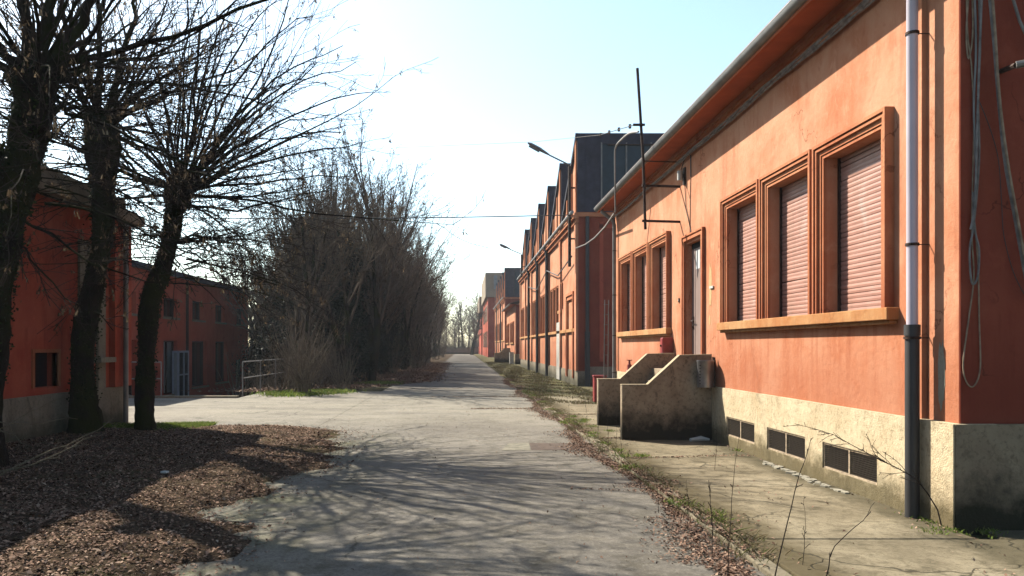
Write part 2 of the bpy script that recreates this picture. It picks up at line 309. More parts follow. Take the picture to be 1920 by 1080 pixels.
class MB:
    def __init__(s): s.v = []; s.f = []
    def add(s, vs, fs):
        b = len(s.v); s.v += [tuple(v) for v in vs]; s.f += [tuple(i + b for i in f) for f in fs]; return s
    def box(s, x0, x1, y0, y1, z0, z1):
        return s.add([(x0,y0,z0),(x1,y0,z0),(x1,y1,z0),(x0,y1,z0),(x0,y0,z1),(x1,y0,z1),(x1,y1,z1),(x0,y1,z1)],
                     [(0,3,2,1),(4,5,6,7),(0,1,5,4),(1,2,6,5),(2,3,7,6),(3,0,4,7)])
    def prism(s, poly, axis, a, b):
        n = len(poly)
        def mk(p, t): return (t, p[0], p[1]) if axis == 'x' else ((p[0], t, p[1]) if axis == 'y' else (p[0], p[1], t))
        vs = [mk(p, a) for p in poly] + [mk(p, b) for p in poly]
        fs = [tuple(range(n))[::-1], tuple(range(n, 2 * n))] + [(i, (i + 1) % n, n + (i + 1) % n, n + i) for i in range(n)]
        return s.add(vs, fs)
    def tube(s, pts, r, n=8, caps=True):
        pts = [Vector(p) for p in pts]; m = len(pts)
        rr = [r] * m if isinstance(r, (int, float)) else r
        vs = []; up = None
        for i, p in enumerate(pts):
            t = (pts[min(i + 1, m - 1)] - pts[max(i - 1, 0)]).normalized()
            if up is None: up = Vector((0, 0, 1)) if abs(t.z) < 0.9 else Vector((1, 0, 0))
            a = t.cross(up).normalized(); b = t.cross(a); up = -b if b.length else up
            for k in range(n):
                q = 2 * math.pi * k / n; vs.append(p + a * math.cos(q) * rr[i] + b * math.sin(q) * rr[i])
        fs = [(i*n+k, i*n+(k+1)%n, (i+1)*n+(k+1)%n, (i+1)*n+k) for i in range(m - 1) for k in range(n)]
        if caps: fs += [tuple(range(n)), tuple(range((m - 1) * n, m * n))[::-1]]
        return s.add(vs, fs)
    def build(s, name, mat, parent=None, smooth=False, bevel=0.0, label=None, loc=None):
        org = ORG[parent.name] if parent is not None else Vector((0, 0, 0))
        o = Vector(loc) if loc is not None else org
        me = bpy.data.meshes.new(name)
        me.from_pydata([(v[0]-o.x, v[1]-o.y, v[2]-o.z) for v in s.v], [], s.f); me.materials.append(mat)
        import bmesh
        bm = bmesh.new(); bm.from_mesh(me); bmesh.ops.recalc_face_normals(bm, faces=bm.faces); bm.to_mesh(me); bm.free()
        if smooth: me.polygons.foreach_set('use_smooth', [True] * len(me.polygons))
        ob = bpy.data.objects.new(name, me); C.objects.link(ob)
        if parent is not None: ob.parent = parent
        ob.location = o - org; ORG[ob.name] = o
        if smooth:
            try: me.set_sharp_from_angle(angle=R(40))
            except Exception: pass
        if bevel:
            b = ob.modifiers.new('bevel', 'BEVEL'); b.width = bevel; b.segments = 2; b.limit_method = 'ANGLE'
        if label: ob['label'] = label
        return ob
def place(src, parent, dx, dy, dz, name=None):        # a copy of a piece sharing its mesh
    c = src.copy(); C.objects.link(c); c.parent = parent; c.location = src.location + Vector((dx, dy, dz)); return c
def np_obj(name, V, Fq, mat, parent=None, smooth=False, loc=(0, 0, 0)):
    me = bpy.data.meshes.new(name)
    k = Fq.shape[1]; me.vertices.add(len(V)); me.vertices.foreach_set('co', np.ascontiguousarray(V, dtype=np.float32).ravel())
    me.loops.add(Fq.size); me.loops.foreach_set('vertex_index', np.ascontiguousarray(Fq, dtype=np.int32).ravel())
    me.polygons.add(len(Fq)); me.polygons.foreach_set('loop_start', np.arange(0, Fq.size, k, dtype=np.int32))
    me.update(calc_edges=True)
    if smooth: me.polygons.foreach_set('use_smooth', np.ones(len(Fq), dtype=bool))
    me.materials.append(mat)
    o = bpy.data.objects.new(name, me); C.objects.link(o)
    if parent is not None: o.parent = parent
    o.location = loc; return o
def tubes(groups):                                    # groups: list of (P (m,n,3), R (m,n), sides) -> verts, quads
    VV = []; FF = []; base = 0
    for Pn, Rn, s in groups:
        if len(Pn) == 0: continue
        m, n, _ = Pn.shape
        T = np.empty_like(Pn); T[:, 1:-1] = Pn[:, 2:] - Pn[:, :-2]; T[:, 0] = Pn[:, 1] - Pn[:, 0]; T[:, -1] = Pn[:, -1] - Pn[:, -2]
        T /= np.linalg.norm(T, axis=2, keepdims=True) + 1e-9
        ref = np.where(np.abs(T[:, :1, 2:3]) > 0.8, np.array([[[1., 0.3, 0]]]), np.array([[[0.1, 0, 1.]]]))
        A = np.cross(T, np.broadcast_to(ref, T.shape)); A /= np.linalg.norm(A, axis=2, keepdims=True) + 1e-9
        B = np.cross(T, A)
        q = np.arange(s) * 2 * np.pi / s
        V = Pn[:, :, None] + Rn[:, :, None, None] * (A[:, :, None] * np.cos(q)[None, None, :, None] + B[:, :, None] * np.sin(q)[None, None, :, None])
        idx = np.arange(m * n * s).reshape(m, n, s) + base
        nx = np.roll(idx, -1, axis=2)
        Fq = np.stack([idx[:, :-1], nx[:, :-1], nx[:, 1:], idx[:, 1:]], axis=-1).reshape(-1, 4)
        VV.append(V.reshape(-1, 3)); FF.append(Fq); base += m * n * s
    return np.concatenate(VV), np.concatenate(FF)
def norm(a): return a / (np.linalg.norm(a, axis=-1, keepdims=True) + 1e-9)
def spawn(Pp, Rp, Lp, k, t0, ang, lf, npts, rf=0.6, up=0.1, wob=0.15, rmin=0.004, t1=1.0, lmin=0.25, angv=0.3):
    m, n, _ = Pp.shape; M = m * k
    t = rng.uniform(t0, t1, M) * (n - 1); i = np.minimum(t.astype(int), n - 2); f = (t - i)[:, None]
    par = np.repeat(np.arange(m), k)
    p = Pp[par, i] * (1 - f) + Pp[par, i + 1] * f; r = Rp[par, i] * (1 - f[:, 0]) + Rp[par, i + 1] * f[:, 0]
    T = norm(Pp[par, i + 1] - Pp[par, i])
    pr = norm(np.cross(T, rng.normal(size=(M, 3))))
    a = (ang * (1 + rng.normal(size=M) * angv))[:, None]
    d = norm(np.cos(a) * T + np.sin(a) * pr)
    L = Lp[par] * lf * rng.uniform(lmin, 1.0, M) * (1.15 - 0.6 * t / (n - 1))
    return grow(p, d, L, np.maximum(r * rf, rmin), npts, up, wob, rmin)
def grow(p, d, L, r, npts, up=0.1, wob=0.15, rmin=0.004, taper=0.85):
    M = len(p); out = np.empty((M, npts, 3)); out[:, 0] = p; st = (L / (npts - 1))[:, None]
    for q in range(1, npts):
        d = norm(d + rng.normal(size=(M, 3)) * wob + np.array([0, 0, up])); out[:, q] = out[:, q - 1] + d * st
    tt = np.linspace(0, 1, npts)[None]
    Rr = np.maximum(r[:, None] * (1 - taper * tt), rmin * 0.75)
    return out, Rr, L

# ------------------------------------------------------------------ THE SETTING
PX0, PX1, PY0, PY1, PZ = -60.0, -7.0, 24.2, 44.0, -1.5         # sunken yard on the left
g = MB()
for (x0, x1, y0, y1) in ((-1500, 1500, -300, PY0), (-1500, PX0, PY0, PY1), (PX1, 1500, PY0, PY1), (-1500, 1500, PY1, 2500)):
    g.add([(x0,y0,0),(x1,y0,0),(x1,y1,0),(x0,y1,0)], [(0,1,2,3)])
tag(g.build('ground', FIELD), kind='structure')
g = MB(); g.add([(PX0,PY0,PZ),(PX1,PY0,PZ),(PX1,PY1,PZ),(PX0,PY1,PZ)], [(0,1,2,3)])
g.add([(PX0,PY0,PZ),(PX1,PY0,PZ),(PX1,PY0,0),(PX0,PY0,0)], [(0,1,2,3)]); g.add([(PX1,PY0,PZ),(PX1,PY1,PZ),(PX1,PY1,0),(PX1,PY0,0)], [(0,1,2,3)]); g.add([(PX0,PY1,PZ),(PX1,PY1,PZ),(PX1,PY1,0),(PX0,PY1,0)], [(0,1,2,3)])
def gz(x, y): return PZ if x < PX1 and PY0 < y < PY1 else .01
tag(g.build('sunken_yard', SOIL), kind='structure')
def rnd_edge(y0, y1, xf, step=0.25, amp=0.08):
    ys = np.arange(y0, y1 + step, step); return [(xf(y) + random.uniform(-amp, amp), y) for y in ys]
def sheet(name, left, right, z, mat):
    n = len(left); vs = [(x, y, z) for x, y in left] + [(x, y, z) for x, y in right]
    m = MB().add(vs, [(i, n + i, n + i + 1, i + 1) for i in range(n - 1)])
    return tag(m.build(name, mat), kind='structure')
L1 = [(-2.9, float(y)) for y in range(-30, 205, 5)]; R1 = [(2.12, float(y)) for y in range(-30, 205, 5)]
sheet('road', L1, R1, 0.004, ASPHALT)
g = MB(); g.add([(-60, 14.5, 0.008), (-2.9, 14.5, 0.008), (-2.9, 24.2, 0.008), (-60, 24.2, 0.008)], [(0,1,2,3)])
g.add([(-7.0, 24.2, 0.008), (-2.9, 24.2, 0.008), (-2.9, 27.5, 0.008), (-7.0, 27.5, 0.008)], [(0,1,2,3)])
tag(g.build('side_road', ASPHALT), kind='structure')
tag(MB().box(-60, -7.0, 23.95, 24.22, 0.0, 0.07).build('yard_edge_kerb', KERB, bevel=0.01), kind='structure')
# leaf bed by the near trees: a low mound with an uneven edge
def bed_h(x, y):
    edge = -2.02 + 0.18 * np.sin(y * 1.3) + 0.12 * np.sin(y * 3.1 + 1) + 0.07 * np.sin(y * 7.3 + 2) + 0.05 * np.sin(y * 13.1) - 0.35 * np.exp(-((y - 7.6) / .5) ** 2)
    yy = 15.3 + 0.25 * np.sin(x * 1.1)
    dx = edge - x; dy = yy - y
    rr = 1.9                                            # rounded corner
    cx = np.maximum(rr - dx, 0); cy = np.maximum(rr - dy, 0)
    d = rr - np.sqrt(cx * cx + cy * cy); d = np.where((cx > 0) & (cy > 0), d, np.minimum(dx, dy))
    return d
xs = np.arange(-14, -1.4, 0.12); ys = np.arange(-6, 15.9, 0.12)
XX, YY = np.meshgrid(xs, ys, indexing='ij'); D = bed_h(XX, YY)
nz = 0.03 * np.sin(XX * 2.3 + YY) * np.sin(YY * 1.7) + rng.normal(size=XX.shape) * 0.008
ZZ = np.where(D > 0, 0.012 + 0.10 * (1 - np.exp(-np.maximum(D, 0) / 0.7)) + nz * np.clip(D, 0, 1), -0.03 + 0 * D)
idx = np.arange(XX.size).reshape(XX.shape)
Fq = np.stack([idx[:-1, :-1], idx[1:, :-1], idx[1:, 1:], idx[:-1, 1:]], -1).reshape(-1, 4)
o = np_obj('leaf_bed', np.stack([XX, YY, ZZ], -1).reshape(-1, 3), Fq, SOIL, smooth=True); tag(o, kind='structure')
# soil under the far row of trees
L2 = rnd_edge(27.5, 200, lambda y: -16.0 if y > 44 else -6.98, 1.0, 0.0)
R2 = [(-5.2 + min(3.3, max(0, (y - 27.5) * 0.42)) + random.uniform(-.25, .25), y) for _, y in L2]
sheet('woodland_soil', L2, R2, 0.014, SOIL)
L3 = rnd_edge(21.0, 200, lambda y: 2.2, 0.8, 0.22); R3 = [(9.0, y) for _, y in L3]
sheet('weedy_verge', L3, R3, 0.012, VERGE)

# pavement of concrete slabs, kerb stones
pv = bpy.data.objects.new('pavement', None); C.objects.link(pv); tag(pv, kind='structure'); ORG[pv.name] = Vector((0, 0, 0))
yb = [-3.0, -0.7, 1.6, 3.9, 6.25, 8.6, 10.9, 13.2, 15.5, 17.8, 20.1, 22.4, 24.6]
for a, b in zip(yb[:-1], yb[1:]):
    for x0, x1 in (((2.27, 4.16),) if a >= 6.2 else ((2.27, 4.6), (4.63, 7.5), (7.53, 12.0))):
        t = random.uniform(-0.006, 0.006)
        MB().box(x0, x1, a + 0.018, b - 0.012, -0.05, 0.045 + t).build('slab', SLABM, pv, bevel=0.012)
MB().box(4.4, 12.0, 6.268, 6.7, -0.05, 0.042).build('slab', SLABM, pv, bevel=0.012)
MB().box(2.25, 4.25, -3, 24.6, -0.05, 0.012).build('soil_joint', SOIL, pv)
kb = bpy.data.objects.new('kerb', None); C.objects.link(kb); tag(kb, kind='structure'); ORG[kb.name] = Vector((0, 0, 0))
for i in range(27):
    y = -2 + i * 1.0; t = random.uniform(-0.01, 0.01)
    MB().box(2.12 + t, 2.25 + t, y, y + 0.985, -0.05, 0.05 + t * .6).build('kerb_stone', KERB, kb, bevel=0.012)
# manhole-like repair patches in the road
p = MB(); p.add([(1.05, 11.9, .0085), (2.1, 11.95, .0085), (2.1, 12.7, .0085), (1.1, 12.8, .0085)], [(0, 1, 2, 3)])
tag(p.build('road_patch', plain('rusty_patch', (0.13, 0.095, 0.075), 0.9, 0, 0.3, 8, 0.004)), kind='structure')
p = MB(); p.add([(0.6, 11.9, .0085), (1.04, 11.9, .0085), (1.09, 12.8, .0085), (0.75, 12.75, .0085)], [(0, 1, 2, 3)])
tag(p.build('road_patch', plain('pale_patch', (0.27, 0.25, 0.19), 0.9, 0, 0.35, 8, 0.004)), kind='structure')

# ------------------------------------------------------------------ building helpers
def wall_x(mb, xf, xb, y0, y1, z0, z1, holes):        # a wall facing -x with rectangular openings
    ysv = sorted({y0, y1, *[h[0] for h in holes], *[h[1] for h in holes]}); zsv = sorted({z0, z1, *[h[2] for h in holes], *[h[3] for h in holes]})
    for a, b in zip(ysv[:-1], ysv[1:]):
        for c, d in zip(zsv[:-1], zsv[1:]):
            ym, zm = (a + b) / 2, (c + d) / 2
            if any(h[0] < ym < h[1] and h[2] < zm < h[3] for h in holes): continue
            mb.box(xf, xb, a, b, c, d)
def moulding(mb, X, y0, y1, z0, z1, bands):           # bands: (offset, width, proud) from outer edge inwards; open at the bottom
    for off, wd, pr in bands:
        mb.box(X - pr, X - 0.0, y0 + off, y0 + off + wd, z0, z1 - off)
        mb.box(X - pr, X - 0.0, y1 - off - wd, y1 - off, z0, z1 - off)
        mb.box(X - pr, X - 0.0, y0 + off + wd, y1 - off - wd, z1 - off - wd, z1 - off)
BANDS = [(0.0, 0.035, 0.095), (0.035, 0.02, 0.06), (0.055, 0.025, 0.08), (0.08, 0.05, 0.05), (0.13, 0.012, 0.02), (0.142, 0.028, 0.038)]
SLATS = {}
def shuttered_window(bld, X, y0, detail=True):
    y1 = y0 + 1.57; z0, z1 = 1.98, 3.94
    m = MB(); moulding(m, X, y0, y1, z0, z1, BANDS)
    wn = m.build('window', TRIM, bld, loc=(X, y0, z0))
    oy0, oy1, oz1 = y0 + 0.17, y1 - 0.17, z1 - 0.17
    sx = X + 0.155; nsl = 33; hh = (oz1 - z0) / nsl
    if detail:
        first = None
        for k in range(nsl):
            if first is None:
                s_ = MB(); pr = [(sx + 0.012, z0), (sx + .001, z0 + 0.003), (sx - 0.003, z0 + hh * 0.5), (sx, z0 + hh - 0.004), (sx + 0.012, z0 + hh - 0.001)]
                s_.prism([(p[0], p[1]) for p in pr], 'y', oy0 + 0.02, oy1 - 0.02)
                first = s_.build('slat', SHUT, wn)
                back = MB().box(sx + 0.014, sx + 0.03, oy0, oy1, z0, oz1).build('shutter_backing', VOID, wn)
            else: place(first, wn, random.uniform(-.0015, .0015), 0, k * hh + random.uniform(-.0012, .0012)).rotation_euler.x = random.gauss(0, .0012) + (.006 if random.random() < .05 else 0)
    else:
        s_ = MB()
        for k in range(nsl):
            z = z0 + k * hh; s_.prism([(sx + 0.012, z), (sx, z + 0.008), (sx - 0.004, z + hh * .5), (sx, z + hh - .009), (sx + .012, z + hh - .002)], 'y', oy0 + .02, oy1 - .02)
        s_.build('roller_shutter', SHUT, wn)
        MB().box(sx + 0.014, sx + 0.03, oy0, oy1, z0, oz1).build('shutter_backing', VOID, wn)
    MB().box(sx - 0.03, sx + 0.01, oy0, oy0 + 0.022, z0, oz1).build('guide_rail', DARKMETAL, wn); MB().box(sx - 0.03, sx + 0.01, oy1 - 0.022, oy1, z0, oz1).build('guide_rail', DARKMETAL, wn)
    return (oy0, oy1, z0, oz1)
def pipe_clamp(mb, x, y, z, r): mb.tube([(x, y, z - 0.012), (x, y, z + 0.012)], r + 0.006, 12); mb.box(x, x + 0.16, y - 0.004, y + 0.004, z - 0.004, z + 0.004)

# ------------------------------------------------------------------ RIGHT NEAR BUILDING
W = 4.2; YA, YB = 6.62, 21.3
def low_building(X, ya, yb, windows, door, label, near=True, name='orange_building'):
    B = thing(name, (X, ya, 0), label, 'building')
    holes = []
    for y0 in windows: holes.append(shuttered_window(B, X, y0, near))
    if door: holes.append((door, door + 1.0, 1.3, 3.52))
    hz = [(h[0], h[1], h[2], h[3]) for h in holes]
    m = MB(); wall_x(m, X, X + 0.32, ya + 0.46, yb, 0.94, 5.36, hz)
    m.box(X + 0.045, X + 0.32, ya, ya + 0.46, 0.94, 5.36)                       # set-back corner strip
    m.build('wall', ORANGE, B)
    m = MB().box(X + 0.048, X + 10, ya - .014, ya - .001, 0.942, 5.355).box(X + 0.321, X + 10, ya, ya + 0.3, 0.94, 5.36); m.build('wall', SHADERED, B, label='plastered end wall with shade painted into its red')
    MB().box(X + 0.321, X + 9.699, yb - 0.3, yb, 0.94, 5.36).build('wall', SHADERED, B); MB().box(X + 9.7, X + 10, ya + .3, yb, 0.0, 5.36).build('wall', SHADERED, B)
    vents = [(w_ + 0.25, w_ + 1.43) for w_ in windows[:3]]
    m = MB(); wall_x(m, X - 0.035, X + 0.34, ya - 0.05, yb + .02, 0.0, 0.94, [(a, b, 0.20, 0.50) for a, b in vents] if near else [])
    m.build('plinth', PLINTH, B); m = MB().box(X - .020, X + 10.05, ya - .062, ya - .051, 0.0, 0.938).box(X + 0.341, X + 10.05, ya - 0.05, ya + 0.3, 0.0, 0.94); m.build('plinth', SHADESTAIN, B, label='stained plinth of the end wall with shade painted into its colour'); MB().box(X + .341, X + 9.69, yb - .28, yb + .02, 0, 0.938).build('plinth', SHADESTAIN, B)
    MB().box(X + 0.40, X + 9.6, ya + .4, yb - .4, 0.2, 5.2).build('dark_interior', VOID, B)
    if near:
        for a, b in vents:
            m = MB(); x0, x1 = X - 0.02, X + 0.02; c = (a + b) / 2
            m.box(x0, x1, a, b, 0.475, 0.50).box(x0, x1, a, b, 0.20, 0.22).box(x0, x1, a, a + .018, .22, .475).box(x0, x1, b - .018, b, .22, .475).box(x0, x1, c - .014, c + .014, .22, .475)
            v = m.build('vent', VENTM, B, loc=(X, a, 0.2))
            m = MB()
            for k in range(11):
                z = 0.228 + k * 0.0225; m.add([(x0 + .012, a + .018, z), (x0 + .012, b - .018, z), (x1 + .02, b - .018, z + .004), (x1 + .02, a + .018, z + .004), (x0+.012, a+.018, z+.005), (x0+.012, b-.018, z+.005), (x1+.02, b-.018, z+.009), (x1+.02, a+.018, z+.009)], [(0,1,2,3),(7,6,5,4),(0,4,5,1),(2,6,7,3)])
            lv = m.build('louvre', BARM, v)
            MB().box(X + .12, X + .13, a, b, .2, .5).build('vent_backing', VOID, v)
    groups = [windows[i:i + 3] for i in range(0, len(windows), 3)]
    for gq in groups:
        y0, y1 = min(gq) - 0.09, max(gq) + 1.57 + 0.06
        MB().box(X - 0.125, X + 0.14, y0, y1, 1.86, 1.98).box(X - 0.08, X, y0 + .03, y1 - .03, 1.82, 1.86).build('window_sill', SILLM, B, bevel=0.008)
    if door:
        y0 = door
        m = MB(); moulding(m, X, y0 - 0.13, y0 + 1.13, 1.3, 3.68, [(0, .03, .06), (.03, .03, .035), (.06, .05, .05), (.11, .02, .02)])
        m.build('door_frame', TRIM, B)
        d = MB().box(X + .11, X + .15, y0, y0 + .795, 1.3, 3.42).box(X + .105, X + .15, y0 + .805, y0 + 1.0, 1.3, 3.42).build('door', DOORM, B, bevel=0.004)
        MB().box(X + .10, X + .16, y0, y0 + 1.0, 3.425, 3.52).build('door_head', VOID, d)
        if near:
            m = MB().box(X + .093, X + .1045, y0 + .86, y0 + .92, 1.92, 2.16).tube([(X + .10, y0 + .89, 2.08), (X + .05, y0 + .89, 2.08), (X + .05, y0 + .76, 2.075)], .011)
            m.tube([(X+.10, y0+.89, 1.97), (X+.07, y0+.89, 1.97)], .014); m.build('door_handle', DARKMETAL, d, True)
            MB().box(X + .106, X + .1095, y0 + .53, y0 + .76, 3.03, 3.37).build('paper_notice', PAPER, d)
    # eaves: soffit, cornice, fascia, gutter
    gx = X - 0.50
    m = MB().box(gx + 0.02, X + 0.03, ya - 0.35, yb + 0.12, 5.36, 5.40); m.box(gx + 0.02, gx + 0.06, ya - .35, yb + .12, 5.30, 5.36)
    m.build('soffit', SOFFIT, B)
    m = MB().box(X - 0.07, X, ya - .0, yb, 5.30, 5.358).box(X - 0.04, X, ya, yb, 5.25, 5.298); m.build('cornice', TRIM, B)
    pr = [(gx - 0.02 + 0.075 + 0.09 * math.cos(a), 5.43 + 0.09 * math.sin(a)) for a in np.linspace(math.pi, 2 * math.pi, 9)]
    pr2 = [(gx - 0.02 + 0.075 + 0.078 * math.cos(a), 5.43 + 0.078 * math.sin(a)) for a in np.linspace(2 * math.pi, math.pi, 9)]
    m = MB(); m.prism([(p[0] - 0.03, p[1]) for p in pr + pr2], 'y', ya - 0.4, yb + 0.18)
    m.tube([(gx - 0.055, ya - .4, 5.435), (gx - 0.055, yb + .18, 5.435)], 0.014, 8)
    gt = m.build('gutter', ZINC, B, True)
    m = MB()
    yy = ya
    while yy < yb: m.box(gx - .06, gx + .06, yy, yy + .02, 5.432, 5.446); yy += 0.9
    m.build('gutter_bracket', DARKMETAL, gt)
    m = MB(); m.prism([(gx - .02, 5.45), (gx - .02, 5.50), (X + 5, 7.25), (X + 10.5, 5.35), (X + 10.5, 5.30), (X + 5, 7.15)], 'y', ya - .45, yb + .2)
    m.build('roof', ROOFTILE, B)
    m = MB()
    for yq in (ya, yb - .3): m.prism([(X + .05, 5.4), (X + 9.95, 5.4), (X + 5, 7.1)], 'y', yq + 0.02, yq + .28)
    m.build('gable', ORANGE, B)
    return B
wn1 = [7.53 + k * 1.635 for k in range(3)]; wn2 = [15.62 + k * 1.66 for k in range(3)]
B1 = low_building(W, YA, YB, wn1 + wn2, 13.53, 'long low orange plastered building with roller shutters on the right of the road', True)
# the near rainwater pipe: white above, black below
px_, py_ = 4.09, 7.04
m = MB().tube([(3.75, py_, 5.36), (3.76, py_, 5.25), (4.05, py_, 5.05), (px_, py_, 4.95), (px_, py_, 1.76)], 0.048, 16); wp = m.build('downpipe', PIPEWHITE, B1, True, label='lilac white upper length of the rainwater pipe')
m = MB(); pipe_clamp(m, px_, py_, 4.45, .052); pipe_clamp(m, px_, py_, 2.53, .052); m.build('pipe_clamp', DARKMETAL, wp, True)
m = MB().tube([(px_, py_, 1.79), (px_, py_, 0.05)], 0.060, 16).tube([(px_, py_, 1.80), (px_, py_, 1.70)], 0.068, 16); bpq = m.build('downpipe', PIPEBLACK, B1, True, label='black lower length of the rainwater pipe')
m = MB(); pipe_clamp(m, px_, py_, 1.68, .066); m.build('pipe_clamp', DARKMETAL, bpq, True)
# far rainwater pipe
m = MB().tube([(3.78, 21.0, 5.38), (3.78, 21.0, 5.26), (4.08, 21.0, 5.02), (4.11, 21.0, 4.9), (4.11, 21.0, 0.05)], 0.05, 12); fp = m.build('downpipe', PIPEGREY, B1, True, label='grey rainwater pipe at the far corner')
m = MB(); [pipe_clamp(m, 4.11, 21.0, z, .05) for z in (4.2, 3.0, 1.9, .9)]; m.build('pipe_clamp', DARKMETAL, fp, True)
# fallen-plaster patches
def blob(y, z, ry, rz, xf, seed, n=22):
    r_ = random.Random(seed); pts = []
    for k in range(n):
        a = 2 * math.pi * k / n; q = r_.uniform(.75, 1.1); pts.append((y + ry * q * math.cos(a), z + rz * q * math.sin(a)))
    return MB().prism(pts, 'x', xf - 0.003, xf + 0.002)
blob(6.86, 1.36, .055, .32, W + 0.045, 3).build('plaster_patch', PATCH, B1, label='grey patch where the orange coat has fallen off by the corner')
blob(13.12, 2.62, .08, .40, W, 5).build('plaster_patch', PALEPATCH, B1, label='pale flaked patch beside the door')
blob(13.16, 2.05, .05, .10, W, 6).build('plaster_patch', PALEPATCH, B1)
# cable bundle along the wall top
cb = MB()
for q in range(4):
    pts = [(W - 0.075 + 0.018 * math.sin(y * 2.2 + q * 1.6), y, 5.14 + 0.022 * math.cos(y * 2.4 + q * 1.6) - 0.03 * abs(math.sin(y * 0.9)) + random.uniform(-.006, .006)) for y in np.arange(YA + .1, YB - .1, 0.17)]
    cb.tube(pts, 0.013, 6)
tag(cb.build('wall_cable', CABLE, None, True), 'bundle of grey cables clipped under the eaves of the shuttered building', 'cable')
# wall lamp and its wires
t = thing('wall_lamp', (W, 14.65, 4.7), 'small white cylinder lamp high on the orange wall left of the door', 'lamp')
MB().tube([(W - .10, 14.62, 4.74), (W - .10, 14.62, 4.92)], .05, 12).build('lamp_shade', WHITEP, t, True)
MB().box(W - .06, W - .001, 14.60, 14.64, 4.80, 4.86).box(W-.03, W-.001, 14.56, 14.68, 4.66, 4.98).build('bracket', DARKMETAL, t)
m = MB().tube([(W - .02, 14.62, 5.13), (W - .05, 14.62, 5.02), (W - .08, 14.62, 4.92)], .008, 6).tube([(W - .02, 14.58, 4.7), (W - .015, 14.50, 4.2), (W - .012, 14.2, 3.70)], .007, 6)
m.tube([(W - .02, 14.2, 5.12), (W - .015, 14.2, 4.72)], .010, 6); m.build('wire', BLACKC, t, True)
for (yy, zz, dy, dz, c_, nm) in ((13.02, 2.60, .09, .02, WHITEP, 'pale small plate fixed to the orange wall right of the door'),):
    tag(MB().box(W - .025, W - .004, yy - dy, yy + dy, zz - dz, zz + dz).build('wall_plate', c_, None, bevel=.003), nm, 'plate')
t = thing('doorbell', (W, 15.0, 2.5), 'small dark bell push on the wall left of the door', 'bell')
MB().box(W - .02, W - .001, 14.97, 15.03, 2.46, 2.54).build('housing', DARKMETAL, t, bevel=.003); MB().tube([(W - .028, 15.0, 2.5), (W - .018, 15.0, 2.5)], .012, 10).build('button', WHITEP, t, True)

# ------------------------------------------------------------------ stairs
def stairs(X, y0, y1, label, s=1.0):
    t = thing('concrete_steps', ((X + 2.66) / 2, (y0 + y1) / 2, 0), label, 'stairs')
    prof = [(X - 1.54, 0.02), (X - 0.037, 0.02), (X - 0.037, 1.45), (X - 0.56, 1.45), (X - 1.10, 0.955), (X - 1.54, 0.955)]
    for a in (y0, y1 - .15):
        MB().prism(prof, 'y', a, a + 0.15).build('side_wall', STAIR, t, bevel=0.01)
        MB().prism([(X - 1.545, 0.955), (X - 1.102, 0.955), (X - 0.565, 1.45), (X - 0.037, 1.45), (X - 0.037, 1.475), (X - .57, 1.463), (X - 1.108, .969), (X - 1.545, .969)], 'y', a - .002, a + .152).build('coping', COPING, t)
    for k in range(5):
        x0 = X - 1.0 + k * 0.13
        MB().box(x0, X - 0.037 if k == 4 else x0 + 0.129, y0 + .151, y1 - .151, 0.02, 0.24 + k * 0.235).build('step', STAIR, t, bevel=.008)
    return t
stairs(W, 12.93, 15.36, 'stained concrete entrance steps with solid side walls below the grey door')
# bin on the near side wall
t = thing('litter_bin', (4.0, 12.76, 0.94), 'dented cylindrical steel litter bin hung by the top of the concrete steps', 'bin')
pr = [(.128, .93), (.134, 1.0), (.134, 1.34), (.14, 1.35), (.14, 1.375), (.120, 1.375), (.118, .96)]
vs = []; n = 28
for r_, z in pr:
    for k in range(n):
        a = 2 * math.pi * k / n; d = 1 - 0.05 * math.exp(-((z - 1.15) / .08) ** 2) * max(0, math.cos(a - 4.0)); vs.append((4.0 + r_ * d * math.cos(a), 12.76 + r_ * d * math.sin(a), z))
fs = [(i*n+k, i*n+(k+1)%n, (i+1)*n+(k+1)%n, (i+1)*n+k) for i in range(len(pr) - 1) for k in range(n)] + [tuple(range(n))]
MB().add(vs, fs).build('drum', STEEL, t, True)
m = MB()
for k in range(7): m.box(4.0 - .118, 4.0 - .104, 12.76 - .085, 12.76 - .045, .985 + k * .05, .998 + k * .05)
m.build('slot', VOID, t)
m = MB().box(4.13, 4.165, 12.76, 12.79, .93, 1.42).box(3.98, 4.02, 12.88, 12.93, 1.2, 1.24); m.build('bracket', DARKMETAL, t)
# red things
t = thing('hose_cabinet', (4.1, 15.5, 1.42), 'small red hose box on the wall left of the door', 'box')
MB().box(3.99, 4.198, 15.42, 15.62, 1.46, 1.78).build('housing', REDP, t, bevel=.008)
MB().box(3.978, 3.989, 15.435, 15.605, 1.48, 1.76).build('door', REDP, t, bevel=.004)
MB().tube([(3.93+.02, 15.50, 1.62), (3.978, 15.50, 1.62)], .02, 10).build('knob', DARKMETAL, t, True)
t = thing('wall_hydrant', (4.08, 18.9, .8), 'red hydrant valve on the orange wall below the far windows', 'hydrant')
m = MB().tube([(4.07, 18.9, .80), (4.07, 18.9, 1.16)], [.055, .055], 12).tube([(4.07, 18.9, 1.16), (4.07, 18.9, 1.26)], [.03, .02], 10).tube([(4.16, 18.9, 1.04), (4.07, 18.9, 1.04)], .045, 10)
m.build('valve_body', REDP, t, True)
MB().tube([(4.07, 18.74, .98), (4.07, 19.06, .98)], .06, 12).build('outlet', REDP, t, True); MB().tube([(4.07, 18.9, 1.26), (4.07, 18.9, 1.28)], .07, 12).build('handwheel', REDP, t, True)
m = MB().box(4.02, 4.12, 18.86, 18.94, 0.045, .80); m.build('standpipe', REDP, t)
